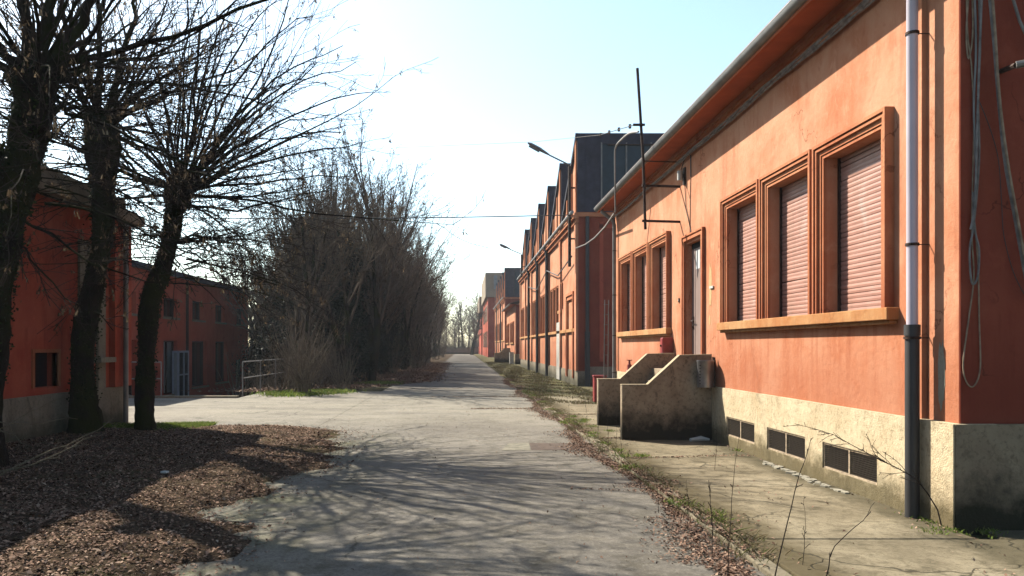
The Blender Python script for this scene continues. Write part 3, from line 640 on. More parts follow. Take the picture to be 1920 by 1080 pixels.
t = thing('hydrant_cabinet', (3.85, 21.7, 0), 'red metal hydrant cabinet standing past the far corner of the shuttered building', 'cabinet')
MB().box(3.66, 4.0, 21.55, 21.8, .06, .76).build('housing', REDP, t, bevel=.01); MB().box(3.64, 4.02, 21.53, 21.82, .76, .80).build('lid', REDP, t, bevel=.006)
MB().box(3.68, 3.98, 21.535, 21.549, .1, .73).build('door', REDP, t, bevel=.004); MB().box(3.69, 3.97, 21.57, 21.78, 0.01, .06).build('foot', DARKMETAL, t)
t = thing('ladder', (4.02, 21.45, 0), 'narrow grey ladder standing upright behind the far rainwater pipe', 'ladder')
MB().tube([(3.90, 21.42, .02), (3.93, 21.42, 2.9)], .014, 6).build('rail', PIPEGREY, t, True); MB().tube([(4.03, 21.5, .02), (4.05, 21.5, 2.9)], .014, 6).build('rail', PIPEGREY, t, True)
for k in range(10): MB().tube([(3.905, 21.42, .25 + k * .28), (4.035, 21.5, .25 + k * .28)], .009, 6).build('rung', PIPEGREY, t)

# ------------------------------------------------------------------ pole with wires on the near building
t = thing('service_pole', (3.5, 14.96, 3.85), 'tall thin rusty service pole held off the orange wall by two brackets', 'pole')
top = P(1195, 128, 14.96); bot = P(1210, 430, 14.96)
MB().tube([bot, P(1206, 300, 14.96), top], .028, 8).build('shaft', DARKMETAL, t, True)
for py in (348, 414): MB().tube([P(1204, py, 14.96), (W + .01, 14.96, P(0, py + 2, 14.96)[2])], .026, 6).build('bracket', DARKMETAL, t)
MB().tube([P(1187, 234, 14.96), P(1209, 234, 14.96)], .026, 6).build('crossarm', DARKMETAL, t)
a = P(1206, 302, 14.96); MB().tube([a, (W + .01, 14.96, a[2] - .02)], .012, 6).build('stay', DARKMETAL, t)
wp = smooth([P(1197, 247, 14.96), P(1180, 250, 15.6), P(1165, 262, 16.6), P(1155, 275, 17.6), P(1153, 300, 17.8), P(1154, 398, 18.2)])
t2 = thing('service_conduit', wp[0], 'thin curved conduit dropping from the service pole past the gutter', 'conduit')
MB().tube(wp, .020, 8).build('conduit', PIPEGREY, t2, True)
def wire(name, pts, r, label, mat=BLACKC, sag=0.0, n=24):
    a, b = Vector(pts[0]), Vector(pts[-1]); m = MB()
    if len(pts) == 2: pts = [a.lerp(b, k / n) - Vector((0, 0, sag * 4 * (k / n) * (1 - k / n))) for k in range(n + 1)]
    m.tube(pts, r, 5); return tag(m.build(name, mat, None, True), label, 'wire')
wire('sagging_cable', [P(1152, 400, 19.5), P(1135, 425, 21.5), P(1115, 446, 25), P(1098, 458, 28), P(1080, 465, 30.9)], .028, 'thick pale cable looping from the shuttered building to the sawtooth hall', CABLE)
wire('overhead_wire', [P(1190, 234, 14.96), P(1125, 253, 19)], .010, 'short barbed wire leading off the top of the service pole')
wire('overhead_wire', [P(1125, 253, 19), P(1000, 266, 24), P(720, 278, 34), P(300, 286, 46)], .006, 'very thin high wire crossing the road from the service pole', CABLE)
wire('overhead_wire', [P(1068, 403, 31.2), P(300, 408, 31.2)], .022, 'dark straight wire crossing the road from the nearer street lamp to the trees', BLACKC, .08)
t = thing('insulator_string', P(1125, 253, 19), 'row of small dark insulators on the wire beside the service pole', 'insulators')
for k in range(4): p_ = Vector(P(1188, 235, 15.1)).lerp(Vector(P(1125, 253, 19)), (k + .3) / 3.4); MB().tube([p_ - Vector((0, 0, .04)), p_ + Vector((0, 0, .04))], .028, 8).build('insulator', DARKMETAL, t)

# ------------------------------------------------------------------ end wall cables
def hang(name, pts, r, mat, label):
    m = MB(); m.tube(pts, r, 6); return tag(m.build(name, mat, None, True), label, 'cable')
ye = YA - 0.03
def E(px, py, d=0.0): return P(px, py, ye - d)
t = thing('cable_bundle', E(1828, 300), 'tangled tan and grey cables hanging down the shaded end wall', 'cables')
for q, (pp, r_, mt) in enumerate([
    ([(1812, -40), (1814, 60), (1822, 130), (1826, 230), (1824, 330), (1822, 440), (1826, 520), (1816, 600), (1806, 680), (1812, 716), (1826, 724), (1838, 690), (1836, 600), (1834, 500), (1828, 420)], .007, TANCABLE),
    ([(1834, -40), (1838, 80), (1834, 180), (1836, 300), (1826, 420), (1818, 470), (1822, 530), (1833, 520), (1836, 470), (1828, 430), (1824, 360)], .009, CABLE),
    ([(1842, -40), (1836, 120), (1832, 250), (1828, 380), (1820, 430)], .011, CABLE),
    ([(1818, -40), (1812, 60), (1816, 110), (1824, 60), (1822, -40)], .008, TANCABLE),
    ([(1826, -40), (1830, 90), (1826, 200), (1830, 330), (1824, 400)], .010, PIPEGREY),
    ([(1832, 180), (1856, 240), (1872, 300), (1878, 380), (1882, 440), (1900, 510), (1925, 560)], .004, BLACKC)]):
    MB().tube(smooth([E(a, b, .015 * (q % 3)) for a, b in pp]), r_ * .85, 6).build('cable', mt, t, True)
t = thing('slack_conduit', E(1860, 100), 'pair of long grey conduits slanting down the shaded end wall', 'conduit')
MB().tube(smooth([E(1852, -40, .05), E(1862, 60, .05), E(1872, 180, .05), E(1884, 300, .05), E(1905, 420, .05), E(1930, 560, .05)]), .013, 8).build('conduit', CABLE, t, True)
MB().tube(smooth([E(1858, -40, .08), E(1866, 60, .08), E(1874, 180, .08), E(1889, 300, .08), E(1910, 420, .08), E(1935, 560, .08)]), .010, 8).build('conduit', TANCABLE, t, True)
MB().tube([E(1888, -40, .05), E(1912, 40, .05), E(1935, 90, .05)], .012, 8).build('conduit', CABLE, t, True)
t = thing('iron_bracket', E(1880, 125), 'rusty iron arm bracket on the shaded end wall', 'bracket')
MB().tube([E(1876, 134, -.03), E(1905, 122, .30)], .022, 6).build('arm', DARKMETAL, t); MB().tube([E(1905, 122, .30), E(1925, 118, .33)], .03, 8).build('socket', PIPEGREY, t)

# ------------------------------------------------------------------ SAWTOOTH HALLS
def saw_hall(X, Y0, n, pitch, label, near=True):
    B = thing('sawtooth_hall', (X, Y0, 0), label, 'building')
    ez, pz = 7.0, 10.05; Y1 = Y0 + n * pitch; D = 26.0
    holes = []
    for k in range(n):
        y = Y0 + 0.75 + k * pitch
        if k == 0: holes.append((y + 4.3 - .0, y + 4.3 + .0001, 0, .0001)); continue
        for j in range(3): holes.append((y + j * 1.25, y + j * 1.25 + .95, 2.35, 4.45))
    holes = holes[1:]
    if near: holes.append((Y0 + pitch - .3, Y0 + pitch + .35, 3.35, 4.45))
    m = MB(); wall_x(m, X, X + .35, Y0, Y1, 0.62, ez, holes)
    m.build('wall', ORANGE, B); m = MB().box(X + .004, X + .35, Y0 - .014, Y0 - .001, .63, ez).box(X + .351, X + D, Y0 - .014, Y0 + .35, 0.8, ez); m.build('wall', SHADERED, B, label='plastered end wall with shade painted into its red'); MB().box(X + .351, X + D, Y1 - .35, Y1, .8, ez).build('wall', SHADERED, B)
    m = MB().box(X - .03, X + .34, Y0 - .03, Y1, 0, .62).box(X + .341, X + D, Y0 - .03, Y0 + .3, 0, .8); m.build('plinth', GREYPL, B)
    m = MB(); pil = None
    for k in range(n + 1):
        y = min(Y0 + k * pitch, Y1 - .55) + (0.0 if k else 0)
        if pil is None: pil = MB().box(X - .09, X - .001, y, y + .5, .64, 6.55).build('pilaster', ORANGE, B)
        else: place(pil, B, 0, y - Y0, 0)
    MB().box(X - .10, X - .002, Y0 + .5, Y1, 2.22, 2.35).build('sill_course', SILLM, B)
    MB().box(X - .12, X, Y0 - .1, Y1, 6.56, 6.72).box(X - .22, X, Y0 - .15, Y1, 6.72, 6.86).box(X - .16, X + D, Y0 - .12, Y0, 6.80, 6.96).build('cornice', TRIM, B)
    MB().tube([(X - .27, Y0 - .2, 6.96), (X - .27, Y1, 6.96)], .075, 8).build('gutter', ZINC, B, True)
    MB().box(X + .5, X + D - .5, Y0 + .5, Y1 - .5, .5, 6.9).build('dark_interior', VOID, B)
    first = None
    for h in holes:
        m = MB(); moulding(m, X, h[0] - .12, h[1] + .12, h[2], h[3] + .12, [(0, .05, .07), (.05, .07, .04)])
        if first is None:
            first = m.build('window', TRIM, B, loc=(X, h[0], h[2])); pn = None
            fr = first
        else: fr = m.build('window', TRIM, B, loc=(X, h[0], h[2]))
        MB().box(X + .2, X + .215, h[0], h[1], h[2], h[3]).build('pane', GLASS, fr)
        MB().box(X + .17, X + .199, (h[0] + h[1]) / 2 - .02, (h[0] + h[1]) / 2 + .02, h[2], h[3]).box(X + .17, X + .199, h[0], h[1], (h[2] + h[3]) / 2 - .02, (h[2] + h[3]) / 2 + .02).build('glazing_bar', DARKMETAL, fr)
    for k in range(n):
        y = Y0 + .12 + k * pitch; yv = y + pitch - .12
        rf = MB().add([(X, y, pz), (X + D, y, pz), (X + D, yv, ez - .02), (X, yv, ez - .02), (X, y, pz + .1), (X + D, y, pz + .1), (X + D, yv, ez + .08), (X, yv, ez + .08)],
                      [(0,3,2,1),(4,5,6,7),(0,1,5,4),(1,2,6,5),(2,3,7,6),(3,0,4,7)])
        rf.build('sawtooth_roof', ROOFTILE, B)
        MB().prism([(y + .04, ez), (yv, ez), (y + .04, pz)], 'x', X + .01, X + .3).build('gable', ORANGE, B)
        # dark verge trim on the street end
        MB().add([(X - .10, y - .03, pz + .14), (X + .02, y - .03, pz + .14), (X + .02, yv, ez + .10), (X - .10, yv, ez + .10), (X - .10, y - .03, pz - .10), (X + .02, y - .03, pz - .10), (X + .02, yv - .1, ez), (X - .10, yv - .1, ez)],
                 [(0,1,2,3),(4,7,6,5),(0,4,5,1),(1,5,6,2),(2,6,7,3),(3,7,4,0)]).build('verge_trim', SLATE, B)
        MB().box(X - .08, X - .002, y + .05, y + .30, ez + .02, pz - .15).box(X - .05, X - .002, y + 1.5, y + 1.66, ez + .02, ez + (pz - ez) * .62).box(X - .05, X - .002, y + 2.9, y + 3.06, ez + .02, ez + (pz - ez) * .34).build('gable_rib', TRIM, B)
        f = MB().box(X - .02, X + 0.95, y - .05, y + .04, ez - .02, pz + .13).box(X + 0.95, X + D, y - .05, y + .04, pz - .30, pz + .13).box(X + 0.95, X + D, y - .05, y + .04, ez - .02, ez + .38).build('glazing_surround', SLATE, B)
        if k == 0:
            MB().box(X + .30, X + .34, y - .065, y - .051, ez, pz + .1).box(X + .72, X + .76, y - .065, y - .051, ez, pz + .1).build('cladding_seam', SLATE, f)
        npn = 12
        for j in range(npn):
            xa = X + 0.95 + j * 1.0
            if near and k < 2 or j == 0:
                MB().box(xa + .03, xa + .97 if (near and k < 2) else X + D - .1, y - .01, y + .01, ez + .38, pz - .30).build('pane', SAWGLASS, B)
            if near and k == 0:
                MB().box(xa - .025, xa + .025, y - .075, y - .005, ez + .36, pz - .25).build('glazing_bar', PIPEGREY, B)
        if near and k == 0: MB().tube([(X + 1.2, y - .08, pz - .34), (X + D, y - .08, pz - .34)], .03, 6).build('glazing_rail', DARKMETAL, B)
    for q, yy in enumerate([Y0 + 10.2, Y0 + 15.5, Y0 + 21.5] if near else [Y0 + 8, Y0 + 18]):
        MB().tube([(X - .26, yy, 6.9), (X - .16, yy, 6.5), (X - .16, yy, .02)], .085, 8).build('downpipe', PIPEBLACK, B, True)
    if near:
        MB().tube([(X + .35, Y0 - .12, 6.8), (X + .35, Y0 - .12, .02)], .075, 10).tube([(X + .35, Y0 - .12, 2.2), (X + .35, Y0 - .12, .02)], .10, 10).build('downpipe', PIPEBLACK, B, True)
        m = MB(); moulding(m, X, Y0 + .9, Y0 + 3.1, .3, 3.9, [(0, .12, .10), (.12, .12, .05), (.24, .06, .08)]); m.build('blind_doorway', TRIM, B)
        MB().box(X - .10, X + .0, Y0 + 5.25, Y0 + 6.4, .05, 2.75).build('white_door', WHITEP, B)
        MB().box(X + .85, X + 1.0, Y0 - .05, Y0, 1.0, 6.6).box(X + .85, X + D, Y0 - .05, Y0, 6.35, 6.5).build('wall_rib', REDWALL, B)
        MB().box(X - .07, X - .0005, Y0 + 5.02, Y0 + 5.06 + 1.2, 3.18, 3.32).build('window_sill', SILLM, B)
    return B
H1 = saw_hall(4.62, 31.0, 6, 5.1, 'tall orange sawtooth hall with dark cladding behind the shuttered building')
def street_lamp(px0, py_top, py_bot, Y, hx, hy, label):
    b0 = P(px0, py_bot, Y); tp = P(px0, py_top, Y); hd = P(hx, hy, Y - .3)
    t = thing('street_lamp', b0, label, 'street lamp', 'street lamps on the sawtooth hall')
    MB().tube([b0, tp], .065, 8).build('pole', DARKMETAL, t, True)
    d = (Vector(hd) - Vector(tp)); e = Vector(tp) + d * .55
    MB().tube([tp, Vector(tp) + d * .05 + Vector((0, 0, .05)), e], .032, 8).build('arm', PIPEGREY, t, True)
    dn = d.normalized(); s_ = Vector((0, 1, 0)); u = dn.cross(s_).normalized()
    if u.z < 0: u = -u
    def ring(c, w_, h_): return [c + s_ * w_ * a + u * h_ * b for a, b in ((-1, 0), (-.7, .7), (0, 1), (.7, .7), (1, 0), (.7, -.35), (0, -.45), (-.7, -.35))]
    L = 1.0; vs = []; st = [(0, .05, .04), (.12, .09, .06), (.45, .15, .10), (.85, .14, .09), (1.0, .05, .03)]
    for q, w_, h_ in st: vs += ring(e + dn * q * L, w_, h_)
    fs = [(i*8+k, i*8+(k+1)%8, (i+1)*8+(k+1)%8, (i+1)*8+k) for i in range(4) for k in range(8)] + [tuple(range(8)), tuple(range(32, 40))]
    MB().add(vs, fs).build('lamp_head', ZINC, t, True)
    vs = []
    for q, w_ in ((.42, .10), (.9, .09)): vs += [e + dn * q * L + s_ * w_ * a - u * hh for a, hh in ((-1, .03), (1, .03), (.7, .10), (-.7, .10))]
    MB().add(vs, [(0,1,5,4),(1,2,6,5),(2,3,7,6),(3,0,4,7),(0,1,2,3),(4,5,6,7)]).build('lens', PALEGLASS, t)
    for z in (tp[2] - .9, b0[2] + 1.1 if tp[2] - b0[2] > 3 else b0[2] + .3):
        MB().box(tp[0], 4.62, Y - .03, Y + .03, z, z + .06).build('bracket', DARKMETAL, t)
    return t
street_lamp(1068, 312, 500, 31.3, 998, 273, 'nearer street lamp on a dark pole at the corner of the sawtooth hall')
street_lamp(978, 478, 520, 56.5, 943, 461, 'farther street lamp reaching out from the far end of the sawtooth hall')
wire('facade_cable', [(4.45, 31.6, 5.3), (4.42, 36, 4.9), (4.42, 40.8, 5.6), (4.42, 46, 5.0), (4.42, 52, 5.6)], .03, 'dark cable swagged along the front of the sawtooth hall', BLACKC)
# the farther buildings on the right
H2 = saw_hall(4.62, 84.0, 5, 5.2, 'far second sawtooth hall with blue-black cladding down the road', False)
B3 = low_building(4.7, 69.5, 83.0, [71.0, 72.66, 74.32, 78.2, 79.9, 81.4], None, 'far low orange building with wide eaves between the two sawtooth halls', False)
t = stairs(4.7, 76.2, 78.0, 'far small concrete steps in front of the low building down the road')
t = thing('white_box', (4.35, 70.6, 0), 'small white cabinet at the foot of the far low building', 'cabinet')
MB().box(4.25, 4.62, 70.4, 70.9, .02, 1.05).build('housing', WHITEP, t, bevel=.01); MB().box(4.22, 4.66, 70.36, 70.94, 1.05, 1.10).build('lid', WHITEP, t)
t = thing('tower_block', (5.5, 118, 0), 'tall grey-brown block above red walls at the end of the right row', 'building')
MB().box(3.75, 9, 116, 150, 0, 9.0).build('wall', REDWALL, t); MB().box(3.35, 9.5, 115, 140, 9.0, 12.6).build('upper_storey', FARGREY, t); MB().box(3.0, 9, 142, 165, 8.0, 10.8).build('annex', FARGREY, t)
for k in range(5):
    wn_ = MB().box(3.70, 3.76, 118 + k * 5, 120.5 + k * 5, 1.5, 4.0).build('window', GLASS, t)
    place(wn_, t, 0, 0, 4)
MB().box(4.6, 5.1, 114.9, 115.0, 10.2, 12.2).build('window', PALEGLASS, t)
for k in range(2): MB().box(3.68, 3.75, 121 + k * 9, 121.4 + k * 9, 0, 9).build('pilaster', TRIM, t)
t = thing('end_building', (4, 170, 0), 'faint red building closing the far end of the right row', 'building')
MB().box(3.6, 14, 152, 185, 0, 7.4).build('wall', REDWALL, t); MB().box(3.4, 14.3, 151.8, 185, 7.4, 7.8).build('roof', ROOFTILE, t)

# ------------------------------------------------------------------ LEFT BUILDINGS
XL = -7.0; YL = 16.0
t = thing('red_building', (-11, 5, 0), 'shaded red building with pale plinth behind the three near trees', 'building')
def wall_xp(mb, xf, xb, y0, y1, z0, z1, holes):
    t_ = MB(); wall_x(t_, 0, xf - xb, y0, y1, z0, z1, holes)
    mb.add([(xf - v[0], v[1], v[2]) for v in t_.v], t_.f)
wins = [(12.6, 13.35, .92, 1.5), (3.0, 4.2, 1.9, 3.3), (6.0, 7.2, 1.9, 3.3), (9.0, 10.2, 1.9, 3.3)]
m = MB(); wall_xp(m, XL, XL - .35, -8, YL, 0.8, 4.12, wins); m.box(-18, XL - .351, YL - .3, YL, .8, 4.12).box(-18, XL - .351, -8, -7.7, .8, 4.12); m.build('wall', REDWALL, t)
m = MB().box(-18, XL + .05, -8.05, YL + .05, 0, .8); m.build('plinth', GREYPL, t, bevel=.01)
MB().box(-17.5, XL - .5, -7, YL - .5, .8, 4.1).build('dark_interior', VOID, t)
m = MB(); wall_box = m.box(-18.3, XL + .30, -8.3, YL + .30, 4.12, 4.32); m.build('roof_slab', SHADESTAIN, t, bevel=.01)
MB().box(-18, XL + .02, -8, YL + .02, 4.32, 4.62).build('parapet', SHADESTAIN, t)
for h in wins:
    fr = MB().box(XL - .1, XL + .03, h[0] - .06, h[0], h[2], h[3] + .06).box(XL - .1, XL + .03, h[1], h[1] + .06, h[2], h[3] + .06).box(XL - .1, XL + .03, h[0], h[1], h[3], h[3] + .06).build('window', TRIM, t, loc=(XL, h[0], h[2]))
    MB().box(XL - .2, XL - .18, h[0], h[1], h[2], h[3]).build('pane', GLASS, fr)
MB().box(XL, XL + .05, 14.05, 14.42, .8, 3.55).build('door_surround', GREYPL, t, label='pale vertical jamb of the red building'); MB().box(XL, XL + .05, 14.75, 15.05, .8, 3.2).build('door_surround', GREYPL, t)
MB().box(XL, XL + .25, 14.43, 15.06, 1.3, 1.4).build('sill', GREYPL, t)
MB().box(XL, XL + .12, 15.3, YL + .06, .8, 4.12).build('corner_pilaster', REDWALL, t)
MB().tube([(XL + .2, 15.6, 4.15), (XL + .2, 15.6, .05)], .05, 10).build('downpipe', PIPEGREY, t, True)
XF = -12.0
t = thing('red_workshop', (-16, 34, PZ), 'two storey red workshop with dark windows beyond the sunken yard', 'building')
lower = [(31.0, 32.5, -.35, 1.85), (34.25, 36.2, -.2, 1.85), (37.5, 39.3, -.15, 1.85), (27.0, 28.4, -.2, 1.85)]
upper = [(31.0, 32.5, 2.8, 3.6), (34.3, 35.7, 2.8, 3.65), (37.5, 38.9, 2.8, 3.65), (41.0, 42.4, 2.8, 3.65), (27.0, 28.4, 2.8, 3.6)]
m = MB(); wall_xp(m, XF, XF - .35, 24.6, 43.2, PZ, 4.5, lower + upper); m.box(-26, XF - .351, 42.9, 43.2, PZ, 4.5).box(-26, XF - .351, 24.6, 24.9, PZ, 4.5); m.build('wall', REDWALL, t)
MB().box(-25.5, XF - .6, 25.2, 42.6, PZ, 4.4).build('dark_interior', VOID, t)
MB().box(-26.3, XF + .25, 24.3, 43.5, 4.5, 4.7).build('roof', SLATE, t)
for h in lower + upper:
    fr = MB().box(XF - .22, XF - .16, h[0], h[0] + .06, h[2], h[3]).box(XF - .22, XF - .16, h[1] - .06, h[1], h[2], h[3]).box(XF - .22, XF - .16, h[0] + .06, h[1] - .06, h[3] - .06, h[3]).box(XF - .22, XF - .16, h[0] + .06, h[1] - .06, h[2], h[2] + .06).box(XF - .22, XF - .16, (h[0]+h[1])/2 - .03, (h[0]+h[1])/2 + .03, h[2] + .06, h[3] - .06).build('window', DARKMETAL, t, loc=(XF, h[0], h[2]))
    MB().box(XF - .26, XF - .23, h[0], h[1], h[2], h[3]).build('pane', PALEGLASS if h[0] == 31.0 and h[2] < 0 else GLASS, fr)
    MB().box(XF - .001, XF + .10, h[0] - .08, h[1] + .08, h[2] - .08, h[2]).build('sill', KERB, fr)
MB().box(XF, XF + .08, 40.9, 41.4, PZ + .4, .9).build('pale_board', KERB, t, label='tall pale board leaning on the red wall')
MB().tube([(XF + .1, 33.4, 4.4), (XF + .1, 33.4, PZ)], .06, 8).build('downpipe', DARKMETAL, t, True)
# glazed porch
t = thing('glazed_porch', (-11.3, 32.2, PZ), 'pale blue framed glass porch on the red workshop', 'porch')
px0, px1, py0, py1 = XF, -11.72, 31.9, 33.1
m = MB()
for x in (px1 - .07, ): 
    for y in (py0, (py0 + py1) / 2, py1 - .07): m.box(x, x + .07, y, y + .07, -.5, 1.35)
for y in (py0, py1 - .07): m.box(px0, px0 + .07, y, y + .07, -.5, 1.35)
m.box(px1 - .07, px1, py0, py1, 1.35, 1.43).box(px0, px1 - .07, py0, py0 + .07, 1.35, 1.43).box(px0, px1 - .07, py1 - .07, py1, 1.35, 1.43).box(px1 - .07, px1, py0, py1, .4, .46)
m.build('frame', BLUEP, t); MB().box(px1 - .05, px1 - .03, py0 + .07, py1 - .07, -.5, 1.35).build('pane', GLASS, t)
MB().box(px0, px1 - .07, py0 + .02, py0 + .04, -.5, 1.35).build('pane', PALEGLASS, t)
MB().box(XF, -11.2, 31.0, 33.8, PZ, -.5).build('porch_base', GREYPL, t)
# railings round the yard
def railing(pts, label, n):
    a, b = Vector(pts[0]), Vector(pts[1]); t = thing('pipe_railing', (a + b) / 2, label, 'railing')
    for k in range(n + 1):
        p_ = a.lerp(b, k / n); MB().tube([p_, p_ + Vector((0, 0, 1.1))], .022, 8).build('post', PIPEGREY, t, True)
    for z in (1.1, .58): MB().tube([a + Vector((0, 0, z)), b + Vector((0, 0, z))], .019, 8).build('rail', RAILM, t, True)
    return t
railing(((-6.95, 24.4, 0.02), (-7.05, 35.5, 0.02)), 'pale pipe railing running away from the road edge beside the bushes', 5)
railing(((-12.0, 24.1, 0.02), (-9.4, 24.1, 0.02)), 'pale pipe railing across the side road behind the near trees', 2)

# ------------------------------------------------------------------ TREES
def trunk_mesh(name, pts, rad, mat, parent, loc, sides=20, sub=7, rough=0.13, seed=0):
    r_ = np.random.default_rng(seed)
    pts = np.array(pts, float); rad = np.array(rad, float); n = len(pts)
    tt = np.linspace(0, n - 1, (n - 1) * sub + 1)
    def cr(A, t):                                     # catmull-rom
        i = np.clip(t.astype(int), 0, n - 2); f = t - i
        g_ = lambda j: A[np.clip(j, 0, n - 1)]
        if A.ndim == 2: f = f[:, None]
        a, b, c, d = g_(i - 1), g_(i), g_(i + 1), g_(i + 2)
        return 0.5 * ((2 * b) + (-a + c) * f + (2 * a - 5 * b + 4 * c - d) * f ** 2 + (-a + 3 * b - 3 * c + d) * f ** 3)
    Pn = cr(pts, tt)[None]; Rn = np.maximum(cr(rad, tt), .02)[None]
    V, Fq = tubes([(Pn, Rn, sides)])
    m = len(tt); Vr = V.reshape(m, sides, 3); ctr = Pn[0][:, None]
    ph = r_.uniform(0, 6.28, 6); q = np.arange(sides) * 2 * np.pi / sides; zz = np.arange(m)[:, None] * .55
    dis = 1 + rough * (np.sin(q * 3 + ph[0] + zz * .3) * .6 + np.sin(q * 5 + ph[1] - zz * .5) * .5 + np.sin(q * 2 + zz + ph[2]) * .6) + r_.normal(size=(m, sides)) * rough * .35
    V = (ctr + (Vr - ctr) * dis[:, :, None]).reshape(-1, 3) - np.array(loc)
    return np_obj(name, V, Fq, mat, parent, True)
EXTRA = 1.0
def near_tree(name, label, loc, tpts, trad, prim, nrand, zk, seed, crown_dirs=(-.1, 1.0), Lr=(2.6, 4.6), seeds=2500, low=0, ivy=2600, nlev=(9, 6)):
    global rng
    rng = np.random.default_rng(seed)
    t = thing(name, loc, label, 'tree', 'near pollarded trees')
    trad = [q * .86 for q in trad]; prim = [(a_, b_ * .85, c_ * .8) for a_, b_, c_ in prim]
    trunk_mesh('trunk', tpts, trad, BARK, t, loc, seed=seed)
    # ivy and rough shoots clinging to the upper trunk
    T_ = np.array(tpts, float); q_ = rng.uniform(1.5, len(T_) - 1.2, ivy); i_ = q_.astype(int); f_ = (q_ - i_)[:, None]
    c_ = T_[i_] * (1 - f_) + T_[i_ + 1] * f_; ra_ = np.array(trad)[i_] * (1 - f_[:, 0]) + np.array(trad)[i_ + 1] * f_[:, 0]; a_ = rng.uniform(0, 6.28, ivy)
    ra_ = ra_ * (1.0 + rng.exponential(.10, ivy)) ; c_ = c_ + np.stack([np.cos(a_) * ra_, np.sin(a_) * ra_, rng.normal(size=ivy) * .05], 1) - np.array(loc)
    u_ = norm(rng.normal(size=(ivy, 3))) * rng.uniform(.012, .032, (ivy, 1)); v_ = norm(np.cross(u_, rng.normal(size=(ivy, 3)))) * .018
    o_ = np_obj('ivy', np.stack([c_ - u_, c_ - v_, c_ + u_, c_ + v_], 1).reshape(-1, 3), np.arange(ivy * 4).reshape(ivy, 4), IVY, t); o_['kind'] = 'stuff'
    org = np.array(zk)
    groups = []; A = []
    # hand placed limbs
    for pts, r0, r1 in prim:
        pts = np.array(pts, float); n = len(pts); ti = np.linspace(0, n - 1, 10)
        Pn = np.stack([np.interp(ti, np.arange(n), pts[:, c]) for c in range(3)], 1)
        Pn[1:-1] = (Pn[:-2] + 2 * Pn[1:-1] + Pn[2:]) / 4; Pn[1:] += rng.normal(size=(9, 3)) * .03
        A.append((Pn[None], np.linspace(r0, r1, 10)[None], np.array([np.linalg.norm(pts[-1] - pts[0])])))
    k = int(nrand * EXTRA)
    az = rng.uniform(0, 2 * np.pi, k); el = np.arcsin(rng.uniform(crown_dirs[0], crown_dirs[1], k))
    d = np.stack([np.cos(az) * np.cos(el), np.sin(az) * np.cos(el), np.sin(el)], 1)
    p = org + d * np.array([.12, .12, .25]); L = rng.uniform(Lr[0], Lr[1] * 1.15, k)
    A.append(grow(p, norm(d + [0, 0, .15]), L, rng.uniform(.016, .036, k), 10, .03, .09, .006))
    if low:
        az = rng.uniform(0, 2 * np.pi, low); d = np.stack([np.cos(az), np.sin(az), rng.uniform(-.1, .4, low)], 1)
        p = org + np.stack([0 * az, 0 * az, -rng.uniform(.3, 1.6, low)], 1) + d * .12
        A.append(grow(p, norm(d), rng.uniform(1.8, 3.8, low), rng.uniform(.010, .020, low), 10, -.05, .12, .005))
    nd = low * 2
    if nd:
        az = rng.uniform(-2.2, 1.2, nd); d = np.stack([np.cos(az), np.sin(az), rng.uniform(-.05, .5, nd)], 1)
        T_ = np.array(tpts, float); q_ = rng.uniform(len(T_) * .45, len(T_) - 1.3, nd); i_ = q_.astype(int); f_ = (q_ - i_)[:, None]
        A.append(grow(T_[i_] * (1 - f_) + T_[i_ + 1] * f_ + d * .1, norm(d), rng.uniform(1.6, 3.4, nd), rng.uniform(.007, .013, nd), 10, -.085, .10, .005))
    P1 = np.concatenate([a[0] for a in A]); R1_ = np.concatenate([a[1] for a in A]); L1_ = np.concatenate([a[2] for a in A])
    P2, R2_, L2_ = spawn(P1, R1_, L1_, nlev[0] - 1, .15, .55, .50, 8, .50, .04, .10, .0055, lmin=.3)
    P3, R3_, L3_ = spawn(P2, R2_, L2_, nlev[1] - 2, .15, .60, .42, 5, .7, .03, .14, .0042, lmin=.3)
    loc_ = np.array(loc)
    V, Fq = tubes([(P1 - loc_, R1_, 7)]); np_obj('limb', V, Fq, BARK, t, True)
    V, Fq = tubes([(P2 - loc_, R2_, 4), (P3 - loc_, R3_, 3)]); cr = np_obj('crown', V, Fq, TWIG, t, True); cr['kind'] = 'stuff'
    # hanging dry seeds
    e = np.concatenate([P3[:, -1], P3[:, 2], P2[:, -1]]); cen = e[rng.integers(0, len(e), seeds // 5)]
    cc = np.repeat(cen, 5, 0) + rng.normal(size=(len(cen) * 5, 3)) * [.015, .015, .03]; hang_quads('seed_clusters', cc - loc_, .012, .050, SEED, t)
    return t
def hang_quads(name, c, w_, h_, mat, parent):
    n = len(c); a = rng.uniform(0, 6.28, n); u = np.stack([np.cos(a), np.sin(a), 0 * a], 1) * w_ * rng.uniform(.6, 1.3, (n, 1))
    v = np.stack([rng.normal(size=n) * .35, rng.normal(size=n) * .35, -np.ones(n)], 1) * h_ * rng.uniform(.5, 1.2, (n, 1))
    V = np.stack([c - u * .4, c + u * .4, c + u + v, c - u + v], 1).reshape(-1, 3)
    o = np_obj(name, V, np.arange(n * 4).reshape(n, 4), mat, parent); o['kind'] = 'stuff'; return o
